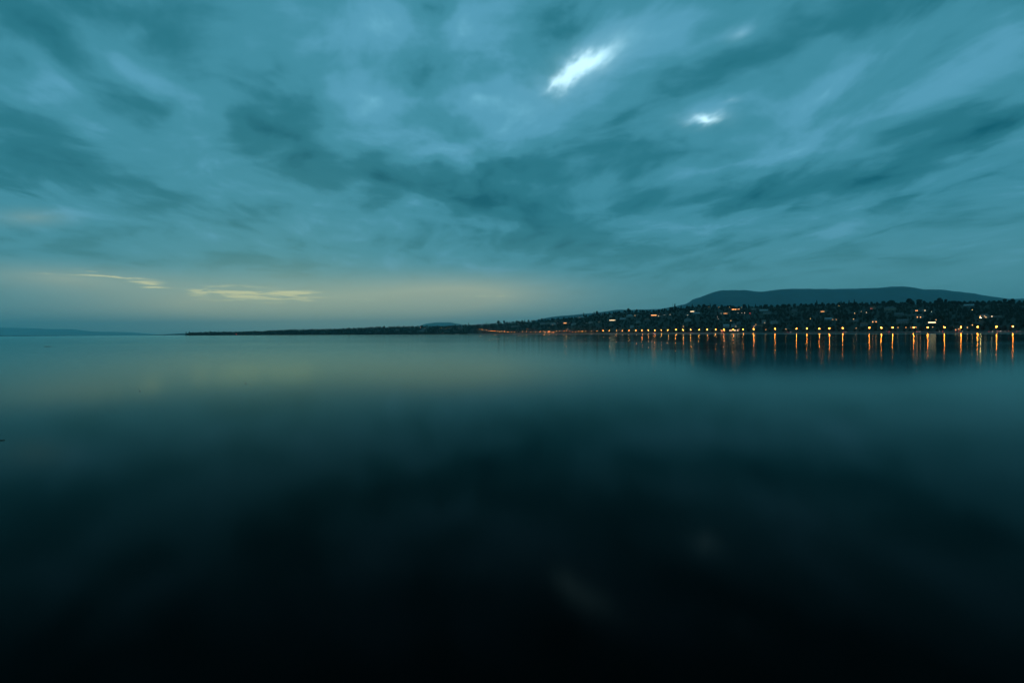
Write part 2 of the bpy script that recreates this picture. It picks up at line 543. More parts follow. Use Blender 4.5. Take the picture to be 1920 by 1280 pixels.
def mountain(name, pts, dist, base_drop, mat, label_depth, seed, rough):
    """a range whose crest follows pts (photo pixels) at a real distance, with slopes in front and behind"""
    r = np.random.default_rng(seed)
    P = [(ray(a, b).x, ray(a, b).z) for a, b in pts]
    px = np.array([p[0] for p in P])
    pz = np.array([p[1] for p in P])
    xs = np.linspace(px[0], px[-1], 520)
    crest = np.interp(xs, px, pz) * dist + CAM_H
    ker = np.ones(5) / 5
    crest = np.convolve(np.pad(crest, 2, mode='edge'), ker, mode='valid')
    jag = np.convolve(r.normal(0, 1, 524), np.ones(5) / 5, mode='valid')
    crest = crest + jag * rough
    rows = np.linspace(-1, 1, 41)
    V = np.zeros((len(xs), 41, 3))
    gul = np.convolve(r.normal(0, 1, 520 + 24), np.hanning(25) / 6, mode='valid')
    for j, t in enumerate(rows):
        Y = dist + t * label_depth
        prof = (1 - abs(t)) ** 1.15
        wob = 1 + 0.20 * gul * math.sin(abs(t) * math.pi) ** 2
        V[:, j, 0] = xs * Y
        V[:, j, 1] = Y
        V[:, j, 2] = np.maximum(crest * prof * wob, -0.9) if abs(t) < 1 else -0.9
    idx = np.arange(V.shape[0] * 41).reshape(-1, 41)
    Q = np.stack([idx[:-1, :-1], idx[1:, :-1], idx[1:, 1:], idx[:-1, 1:]], -1).reshape(-1, 4)
    return struct(name, mesh_np(name, V.reshape(-1, 3), Q, mat, True))


mountain('mountain_range', [(960, 617), (1005, 600), (1035, 594), (1050, 592.5), (1110, 587), (1140, 583), (1160, 580), (1180, 581), (1240, 579),
    (1288, 570), (1294, 564), (1300, 560), (1310, 558), (1325, 552.5), (1345, 545.5), (1355, 544), (1400, 543.7), (1415, 546), (1430, 547),
    (1450, 544), (1475, 541.8), (1520, 541.3), (1560, 541.8), (1610, 540.7), (1620, 540.3), (1650, 539.4), (1670, 537.2), (1690, 536.8),
    (1710, 538.6), (1735, 543), (1765, 542.8), (1785, 545.6), (1800, 546.8), (1825, 550), (1850, 554), (1875, 558), (1895, 560.5),
    (1920, 559), (2000, 566), (2200, 572), (2500, 600)], 13500, 0, MAT['mountain'], 2600, 3, 5)
mountain('distant_hill', [(770, 622), (782, 612), (790, 609.7), (800, 606.3), (815, 604.6), (845, 604.4), (855, 606.5), (870, 609), (900, 612),
    (1000, 619)], 26000, 0, MAT['mountain'], 2500, 5, 5)
mountain('far_mountains', [(-700, 606), (-300, 610), (0, 614), (50, 614.8), (85, 616.5), (140, 617), (155, 619.4), (175, 621.4), (240, 622.6),
    (300, 627), (340, 628.2)], 50000, 0, MAT['mountain'], 3500, 8, 8)
mountain('far_shore', [(-700, 625), (-200, 628.0), (0, 628.6), (120, 628.9), (200, 629.0), (260, 628.6), (300, 627.4), (315, 626.3), (330, 625.4), (345, 624.6),
    (380, 623.5), (460, 623.0), (600, 625.5)], 12000, 0, MAT['mountain'], 900, 9, 1.0)


# ------------------------------------------------------------------ the lake
def water_material():
    m = bpy.data.materials.new('lake_water')
    m.use_nodes = True
    t = m.node_tree
    t.nodes.clear()
    N = Nodes(t)
    tc = N.new('ShaderNodeTexCoord')
    geo = N.new('ShaderNodeNewGeometry')
    P = geo.outputs['Position']
    patch = N.noise(N.vmath('MULTIPLY', P, (0.0016, 0.010, 1.0)), 1.0, 4, 0.6)
    fine = N.noise(N.vmath('MULTIPLY', P, (0.012, 0.09, 1.0)), 1.0, 3, 0.6)
    at = N.new('ShaderNodeAttribute', attribute_name='ruffle')
    r = N.maprange(patch, 0.35, 0.75, 0.088, 0.125)
    r = N.math('ADD', r, N.math('MULTIPLY', N.math('SUBTRACT', fine, 0.5), 0.02))
    ruf = N.math('MULTIPLY', at.outputs['Fac'], N.maprange(fine, 0.3, 0.7, 0.55, 1.0))
    r = N.math('ADD', r, N.math('MULTIPLY', ruf, 0.30))
    gl = N.new('ShaderNodeBsdfAnisotropic', distribution='BECKMANN')
    gl.inputs['Color'].default_value = (0.73, 1.0, 1.0, 1)
    t.links.new(r, gl.inputs['Roughness'])
    df = N.new('ShaderNodeBsdfDiffuse')
    df.inputs['Color'].default_value = (0.0, 0.0008, 0.0009, 1)
    fr = N.new('ShaderNodeFresnel')
    fr.inputs['IOR'].default_value = 1.105
    mx = N.new('ShaderNodeMixShader')
    t.links.new(N.math('POWER', fr.outputs[0], 1.28), mx.inputs[0])
    t.links.new(df.outputs[0], mx.inputs[1])
    t.links.new(gl.outputs[0], mx.inputs[2])
    out = N.new('ShaderNodeOutputMaterial')
    t.links.new(mx.outputs[0], out.inputs[0])
    return m


def build_water():
    # a grid that follows the bearing in front of the viewer; wind ruffles a strip off the far shore
    xs = np.concatenate([[-40000, -9000], np.linspace(-2200, 2800, 160), [9000, 30000]])
    fr = np.array([0.0, 0.2, 0.5, 0.66, 0.685, 0.71, 0.735, 0.76, 0.79, 0.82, 0.86, 0.9, 1.0])
    ru = np.array([0, 0, 0, 0, .35, 1, 1, .5, 0.15, 0.1, 0.2, 0.2, 0.2])
    V = np.zeros((len(xs), len(fr) + 2, 3))
    A = np.zeros((len(xs), len(fr) + 2))
    for i, xp in enumerate(xs):
        xpc = min(max(xp, -2200), 2800)
        ds = shore_y(xpc)
        wt = np.interp(xpc, [250, 380, 1000, 2000], [0.15, 0.9, 0.9, 0.7])
        for j, f_ in enumerate(fr):
            Y = ds * f_ if f_ > 0 else -4500.0
            V[i, j] = ((xp - 960) / F * max(Y, 300.0 if f_ > 0 else 0), Y, 0)
            if f_ == 0: V[i, j] = ((xp - 960) / F * 1100, -4500, 0)
            A[i, j] = ru[j] * wt
        V[i, -2] = ((xp - 960) / F * 8000, 8000, 0)
        V[i, -1] = ((xp - 960) / F * (8000 if abs(xp - 960) > 3500 else 59000), 59000, 0)
    V[..., 0] = np.clip(V[..., 0], -59000, 44000)
    n, m = V.shape[:2]
    idx = np.arange(n * m).reshape(n, m)
    Q = np.stack([idx[:-1, :-1], idx[1:, :-1], idx[1:, 1:], idx[:-1, 1:]], -1).reshape(-1, 4)
    me = mesh_np('lake_water', V.reshape(-1, 3), Q, water_material())
    at = me.attributes.new('ruffle', 'FLOAT', 'POINT')
    at.data.foreach_set('value', A.ravel().astype(np.float32))
    struct('water', me)


build_water()

# ------------------------------------------------------------------ quay, road and promenade along the shore
def ribbon(xs, off0, off1, z0, z1=None, close=False):
    """strip between two offsets inland of the shoreline"""
    V, Q = [], []
    for xp in xs:
        ds = float(shore_y(xp))
        for off in (off0, off1):
            Y = ds + off
            V.append(((xp - 960) / F * Y, Y, z0))
    for i in range(len(xs) - 1):
        Q.append((2 * i, 2 * i + 2, 2 * i + 3, 2 * i + 1))
    if z1 is not None:      # a solid of that height
        n = len(V)
        V += [(a, b, z1) for a, b, _ in V]
        Q2 = []
        for i in range(len(xs) - 1):
            a, b, c, d = 2 * i, 2 * i + 2, 2 * i + 3, 2 * i + 1
            Q2 += [(a + n, b + n, c + n, d + n), (a, b, b + n, a + n), (d + n, c + n, c, d)]
        Q2 += [(0, 1, 1 + n, n), (n - 1, n - 2, 2 * n - 2, 2 * n - 1)]
        Q = Q2
    return V, Q


QX = list(np.arange(878, 2420, 12.0))
V, Q = ribbon(QX, -2.0, -1.0, -0.8, 2.05)
o = link('quay_wall', mesh_from('quay_wall', V, Q, MAT['stone']))
o['label'] = 'long pale stone quay wall at the water edge under the orange street lamps'
o['category'] = 'wall'
V, Q = ribbon(QX, -2.3, -0.7, 2.053, 2.25)
link('coping', mesh_from('coping', V, Q, MAT['pave']), o)
V, Q = ribbon(QX, -0.99, 5.0, 0.8, 2.02)
struct('pavement', mesh_from('pavement', V, Q, MAT['pave']))
V, Q = ribbon(QX, 5.02, 16.0, 0.8, 1.90)
struct('road', mesh_from('road', V, Q, MAT['asphalt']))
V, Q = [], []
for i in range(0, len(QX) - 1):
    v, q = ribbon([QX[i], QX[i] + 4.0], 10.4, 10.6, 1.904)
    b = len(V); V += v; Q += [tuple(k + b for k in f) for f in q]
struct('road_marking', mesh_from('road_marking', V, Q, MAT['line']))

# ------------------------------------------------------------------ find the spot a pixel shows on the hillside
def hit(px, py, lift=0.0):
    """world point on the hillside whose image, raised by lift metres, is the pixel"""
    d = ray(px, py)
    xp = d.x * F + 960
    y0 = float(shore_y(xp)) + 18
    y1 = float(shore_y(xp) + ridge_gap(xp)) - 8
    Ys = np.linspace(y0, y1, 400)
    zz = ground_z(d.x * Ys, Ys) + lift
    rz = CAM_H + d.z * Ys
    ok = np.nonzero(zz >= rz)[0]
    Y = Ys[ok[0]] if len(ok) else Ys[-1]
    return Vector((d.x * Y, Y, float(ground_z(d.x * Y, Y)))), CAM_H + d.z * Y


CLEAR = []    # (px, py of its bottom, depth, half width in px) : keep the view to these open


# ------------------------------------------------------------------ street lamps
def ico(r, sub=1):
    bm = bmesh.new()
    bmesh.ops.create_icosphere(bm, subdivisions=sub, radius=r)
    V = [tuple(v.co) for v in bm.verts]
    Q = [tuple(v.index for v in f.verts) for f in bm.faces]
    bm.free()
    return V, Q


def lamp_meshes(h=8.0, arm=1.6, r=0.7):
    V, Q = [], []
    tube(V, Q, [(0, 0, 0), (0, 0, 0.9), (0, 0, 1.0), (0, 0, h * .6), (0, 0, h + .25)], [.16, .16, .10, .08, .055], 8)
    pole = mesh_from('pole', V, Q, MAT['metal'])
    V, Q = [], []
    tube(V, Q, [(0, 0, h - .2), (0, -arm * .4, h + .25), (0, -arm, h + .42)], [.05, .045, .04], 6)
    armm = mesh_from('arm', V, Q, MAT['metal'])
    V, Q = [], []
    tube(V, Q, [(0, -arm + .45, h + .42), (0, -arm + .2, h + .42), (0, -arm - .35, h + .42), (0, -arm - .5, h + .40)], [.05, .2, .22, .08], 8)
    V = [(x, y, (z - h - .42) * .5 + h + .50) for x, y, z in V]
    head = mesh_from('lamp_head', V, Q, MAT['metal'])
    V, Q = ico(r)
    V = [(x, y - arm, z * .8 + h + .12) for x, y, z in V]
    return pole, armm, head, V, Q, arm, h + .12


LP = lamp_meshes()
BULBS = {}


def bulb_mesh(mat, scale=1.0):
    k = (mat, scale)
    if k not in BULBS:
        V, Q = LP[3], LP[4]
        c = Vector((0, -LP[5], LP[6]))
        BULBS[k] = mesh_from('bulb', [tuple(c + (Vector(v) - c) * scale) for v in V], Q, MAT[mat], True)
    return BULBS[k]


def lamp(px, py, mat, label, group, on_quay=True, h=None, scale=1.0):
    if on_quay:
        d = ray(px, py)
        xp = d.x * F + 960
        Y = float(shore_y(xp)) + 3.0
        base = Vector((d.x * Y, Y + LP[5], 2.02))
        zt = CAM_H + d.z * Y
        zs = min(1.5, max(0.7, (zt - 2.02) / LP[6]))
    else:
        base, zt = hit(px, py, LP[6] * (h or 0.7))
        zs = min(2.2, max(0.35, (zt - base.z) / LP[6]))
        CLEAR.append((px, py + 1.2, base.y, 1.0))
    e = empty('street_lamp', base, label, 'street lamp', group)
    e.scale = (1, 1, 1)
    for nm, me in (('pole', LP[0]), ('arm', LP[1]), ('lamp_head', LP[2]), ('bulb', bulb_mesh(mat, scale))):
        c = link(nm, me, e)
        c.scale = (1, 1, zs)
        if nm == 'bulb':
            c.location = (0, 0, 0)
    return e


quay = []
for u in (107, 373, 494, 606, 817, 957, 1125, 1290, 1455, 1645, 1810):
    v = np.interp(u, [107, 1000, 1810], [452, 445, 437])
    quay.append((1560 + u * .1875, 530 + v * .1876))
for u in (38, 112, 187, 270, 353, 436, 518, 611, 711, 816, 1031, 1245, 1348, 1473, 1575):
    v = np.interp(u, [38, 800, 1600], [471, 464, 455])
    quay.append((1260 + u * .1875, 530 + v * .1876))
for u in (27, 65, 105, 147, 190, 234, 280, 323, 370, 403, 443, 477, 517, 547, 577, 608, 639, 669, 699, 738, 797, 850, 912, 974, 1042, 1104,
          1171, 1239, 1299, 1364, 1427, 1495, 1560):
    v = np.interp(u, [27, 300, 700, 1100, 1700], [381, 380, 375, 370, 366])
    quay.append((960 + u * .1875, 550 + v * .1876))
for u, v in ((1374, 370), (1395, 371), (1414, 373), (1435, 376), (1453, 378), (1474, 380), (1498, 381), (1526, 381), (1558, 381),
             (1592, 381)):
    quay.append((660 + u * .1875, 550 + v * .1876))
quay.sort(key=lambda p: -p[0])
dedup = []
for p in quay:
    if not dedup or dedup[-1][0] - p[0] > 2.5: dedup.append(p)
quay = dedup
for i, (px, py) in enumerate(quay):
    big = px > 1400
    lamp(px, py, 'sodium' if px > 1250 else 'sodium_far',
         f'orange street lamp on the lakeside quay, {ordinal(i + 1)} bright lamp counted from the right edge', 'orange street lamps along the quay', scale=1.2 if big else (0.9 if px > 1180 else 0.6 if px > 1080 else 0.45))
up = [(1193, 355), (1224, 355), (1253, 357), (1281, 358), (1303, 361), (1341, 365), (1358, 368)]
for i, (u, v) in enumerate(up):
    lamp(660 + u * .1875, 550 + v * .1876, 'sodium_far', f'orange lamp on the road climbing left above the shore, {ordinal(i + 1)} from its left end',
         'orange lamps on the climbing road', on_quay=False, scale=0.4)

# lone lamps on the slope : photo x, y, material, label, scale
LONE = [
    (1837.5, 595.5, 'flood', 'very bright yellow floodlight on the slope near the right edge, above the quay lamps', 1.45),
    (1836.8, 592.0, 'amber', 'small yellow lamp directly above the very bright floodlight at right', 1.0),
    (1858.6, 593.1, 'whitel', 'single white lamp right of the small lit villa at far right', 1.6),
    (1822, 580.8, 'amber', 'small yellow lamp high on the dark slope above the bright floodlight', 1.1),
    (1821.6, 609, 'amber', 'small amber lamp just above the quay, left of the floodlight', 1.0),
    (1812.5, 613.8, 'amber', 'small yellow lamp beside the quay between two starry street lamps at far right', 1.1),
    (1790.6, 617.9, 'amber', 'low yellow lamp at road level, left of a pair of low lamps', 1.2),
    (1796, 616.8, 'amber', 'low yellow lamp of a close pair beside the road, left one', 1.0),
    (1799, 617.6, 'amber', 'low yellow lamp of a close pair beside the road, right one', .9),
    (1754, 600, 'amber', 'small amber lamp just right above the glowing glazed building', 1.0),
    (1747.6, 613.2, 'amber', 'dim yellow lamp behind the quay below the glowing glazed building', .9),
    (1745.6, 584.4, 'whitel', 'small pale lamp high on the slope below a thin mast', 1.0),
    (1717, 613.6, 'amber', 'dim lamp touching the right side of a quay lamp below the wood', .8),
    (1706.8, 613.6, 'amber', 'dim lamp close left of a quay lamp below the wood', .8),
    (1697.5, 613.8, 'amber', 'dim yellow lamp alone between two quay lamps, right of centre gap', .9),
    (1682.8, 613.8, 'amber', 'dim yellow lamp just right of a quay lamp and left of a wide gap', .9),
    (1604.4, 615.2, 'amber', 'weak amber lamp in the wide gap between two quay lamps', .9),
    (1472.8, 616.7, 'amber', 'weak amber lamp between two starry quay lamps at right of centre', 1.0),
    (1435.3, 617.4, 'amber', 'weak amber lamp right of the first isolated quay lamp', 1.0),
    (1416.7, 608.5, 'amber', 'small orange lamp up the slope in a diagonal row of three, top one', .9),
    (1414.5, 611.3, 'whitel', 'small pale lamp in a diagonal row of three, middle one', .9),
    (1412.8, 612.3, 'amber', 'small lamp in a diagonal row of three, lowest one', .9),
    (1519, 597.2, 'amber', 'lone yellow lamp in the middle of the dark slope', 1.2),
    (1561, 599, 'amber', 'left of two yellow lamps on the dark slope above the quay', 1.0),
    (1567, 599.1, 'amber', 'right of two yellow lamps on the dark slope above the quay', 1.0),
    (1599.5, 598, 'amber', 'single amber lamp on the dark slope, right of two paired lamps', 1.1),
    (1601.8, 586.8, 'amber', 'amber lamp upper slope, left one of three scattered lamps', 1.1),
    (1614.4, 583.8, 'amber', 'amber lamp upper slope, middle one of three scattered lamps', .9),
    (1623.6, 585.8, 'whitel', 'brightest pale lamp of three scattered on the upper slope', 1.2),
    (1572.8, 573, 'amber', 'orange lamp close under the ridge trees', 1.0),
    (1329.6, 575.6, 'amber', 'orange lamp close under the ridge, leftmost of four in a row', .9),
    (1347.8, 575.6, 'amber', 'orange lamp close under the ridge, second of four in a row', .9),
    (1367.8, 575.8, 'amber', 'orange lamp close under the ridge, third and brightest of four', 1.1),
    (1390, 576.1, 'amber', 'orange lamp close under the ridge, rightmost of four in a row', 1.0),
    (1383, 586.8, 'whitel', 'white lamp on the upper slope, left of three in a level row', 1.0),
    (1390.2, 586.8, 'whitel', 'white lamp on the upper slope, middle of three in a level row', 1.1),
    (1395.6, 586.8, 'whitel', 'white lamp on the upper slope, right of three in a level row', .9),
    (1405.3, 586.8, 'red', 'reddish lamp right of three white lamps on the upper slope', .9),
    (1351.9, 587.5, 'whitel', 'tiny pale lamp left of the orange cluster on the upper slope', .8),
    (1370, 601.3, 'amber', 'lone yellow lamp mid-slope over the harbour road', 1.0),
    (1345, 593.8, 'whitel', 'tiny white lamp, upper one of two stacked on mid-slope', .7),
    (1346, 597.5, 'whitel', 'tiny white lamp, lower one of two stacked on mid-slope', .7),
    (1289, 590.6, 'whitel', 'small cream lamp on the slope below the bright white building', 1.0),
    (1281, 611.9, 'amber', 'orange lamp raised just above a quay lamp', 1.3),
    (1351, 618.2, 'amber', 'dim lamp near the waterfront among the harbour lights', .8),
    (1385.6, 617.2, 'amber', 'yellow lamp close beside a quay lamp at the harbour', 1.1),
    (1256.3, 589.8, 'whitel', 'tiny white lamp, rightmost of three level lamps left of centre slope', .8),
    (1245, 589.7, 'whitel', 'tiny white lamp, middle of three level lamps left of centre slope', .8),
    (1235, 589.7, 'pink', 'tiny pinkish lamp beside the long orange-lit building', .5),
    (1128.7, 589.4, 'pink', 'tiny pink lamp above the glowing yellow hall', .4),
    (1174.7, 592.2, 'whitel', 'tiny pale lamp above the pale wide villa roof', .7),
    (1041.6, 601.3, 'whitel', 'tiny white lamp upper slope left of the orange row', .8),
    (1046.4, 605.5, 'pink', 'tiny pink lamp left of the orange-lit row on the slope', .5),
    (1066.3, 605.5, 'pink', 'tiny pink lamp right end of the orange-lit row on the slope', .5),
    (1099.3, 605.6, 'whitel', 'tiny white lamp on the slope beside a pale house', .8),
    (1123, 603.8, 'amber', 'tiny amber lamp on the slope between pale houses', .7),
    (1064.4, 617.0, 'whitel', 'white lamp above the harbour row near the lit facades', 1.3),
    (1062, 618, 'amber', 'yellow lamp left of the white lamp above the harbour row', 1.2),
    (1030.5, 614.7, 'amber', 'tiny amber lamp above the orange harbour buildings', .7),
    (989.4, 616.6, 'amber', 'tiny amber lamp above the row of quay lamps left of the harbour', .7),
    (1160.6, 619.4, 'amber', 'dim extra lamp between two quay lamps near the centre', .8),
    (972.5, 606.8, 'pink', 'small reddish lamp above the long flat pale roof', .7),
    (788.6, 613.9, 'pink', 'pink lamp alone on the dark far shore, casting a streak on the water', 1.35),
    (797.4, 614.7, 'whitel', 'tiny pale lamp right of the pink lamp on the far shore', .8),
    (827.4, 615.1, 'amber', 'tiny amber lamp on the far wooded shore, below the distant hill', 1.1),
    (836.4, 616.4, 'amber', 'tiny dim lamp right of an amber lamp on the far shore', .8),
    (841.9, 614.3, 'amber', 'tiny orange lamp on the far shore right of two dim lamps', .9),
    (858.8, 613.4, 'whitel', 'tiny white lamp near the top of the far wooded shore', .7),
    (861.6, 617, 'whitel', 'tiny white lamp low on the far wooded shore', .7),
    (830.3, 625.2, 'pink', 'pink lamp at the waterline of the far shore', 1.0),
]
for px, py, mat, lab, sc in LONE:
    lamp(px, py, mat, lab, 'lone lights on the wooded slope', on_quay=False, scale=sc, h=0.6)


# ------------------------------------------------------------------ houses
def make_house(px, py, wpx, floors, roof, wall, roofmat, lit, label, litmat='warm', cat='house', hscale=1.0):
    """px, py : photo pixel of the middle of the front wall"""
    h = floors * 2.9 * hscale
    base, zt = hit(px, py, h * 0.5)
    w = max(7.0, wpx * base.y / F)
    dp = min(11.0, max(7.0, w * 0.6))
    rz = random.uniform(-0.35, 0.35) if w < 18 else random.uniform(-0.12, 0.12)
    rz += -math.atan2(base.x, base.y) * 0.8
    e = empty('house' if cat == 'house' else cat.replace(' ', '_'), base, label, cat, 'houses on the wooded slope', rz)
    CLEAR.append((px, py + h * 0.35 * F / base.y, base.y, wpx * .5 + .8))
    x0, x1 = -w / 2, w / 2
    V, Q = [], []
    box(V, Q, x0, x1, 0, dp, -3.5, h)
    if roof == 'gable':       # gable ends belong to the wall
        b = len(V)
        rh = dp * 0.32
        V += [(x0, 0, h), (x0, dp, h), (x0, dp / 2, h + rh), (x1, 0, h), (x1, dp, h), (x1, dp / 2, h + rh)]
        Q += [(b, b + 2, b + 1), (b + 3, b + 4, b + 5)]
    link('wall', mesh_from('wall', V, Q, MAT[wall]), e)
    V, Q = [], []
    if roof == 'gable':
        t_ = .18; ov = .5
        for sgn in (0, 1):
            ya, yb = (-ov, dp / 2) if sgn == 0 else (dp + ov, dp / 2)
            za, zb = h - ov * .64 + .02, h + dp * .32 + .02
            b = len(V)
            V += [(x0 - ov, ya, za), (x1 + ov, ya, za), (x1 + ov, yb, zb), (x0 - ov, yb, zb),
                  (x0 - ov, ya, za + t_), (x1 + ov, ya, za + t_), (x1 + ov, yb, zb + t_), (x0 - ov, yb, zb + t_)]
            Q += [(b, b + 1, b + 2, b + 3), (b + 4, b + 7, b + 6, b + 5), (b, b + 4, b + 5, b + 1), (b + 1, b + 5, b + 6, b + 2), (b, b + 3, b + 7, b + 4)]
    elif roof == 'hip':
        ov = .6; rh = dp * .34; k = min(dp / 2, w * .35)
        V += [(x0 - ov, -ov, h), (x1 + ov, -ov, h), (x1 + ov, dp + ov, h), (x0 - ov, dp + ov, h), (x0 + k, dp / 2, h + rh), (x1 - k, dp / 2, h + rh)]
        Q += [(0, 3, 2, 1), (0, 1, 5, 4), (1, 2, 5), (2, 3, 4, 5), (3, 0, 4)]
    else:
        box(V, Q, x0 - .5, x1 + .5, -.6, dp + .4, h + .003, h + .35)
    r = link('roof', mesh_from('roof', V, Q, MAT[roofmat]), e)
    if roof != 'flat':
        V, Q = [], []
        box(V, Q, x1 * .45, x1 * .45 + .7, dp * .55, dp * .55 + .7, h, h + dp * .32 + 1.0)
        link('chimney', mesh_from('chimney', V, Q, MAT[wall]), r)
    V, Q = [], []
    box(V, Q, -.5, .5, -.06, .05, 0.05, 2.1)
    link('door', mesh_from('door', V, Q, MAT['wood']), e)
    n = max(2, min(9, int(w / 2.8)))
    k = 0
    panes = {}
    for fl in range(floors):
        for c in range(n):
            cx = x0 + (c + .5) * w / n
            if fl == 0 and abs(cx) < 1.2:
                cx += 1.3 if cx >= 0 else -1.3
            zb = fl * 2.9 * hscale + .8
            on = k in lit if lit != 'all' else True
            ww, wh = (.62, 1.35) if not on else (.72, 1.5)
            if lit == 'all': ww = w / n * .44
            V, Q = [], []
            box(V, Q, cx - ww, cx + ww, -.07, .04, zb, zb + wh)
            link('window', mesh_from('window', V, Q, MAT[(WIN.get(litmat, litmat)) if on else 'glass']), e)
            k += 1
    return e


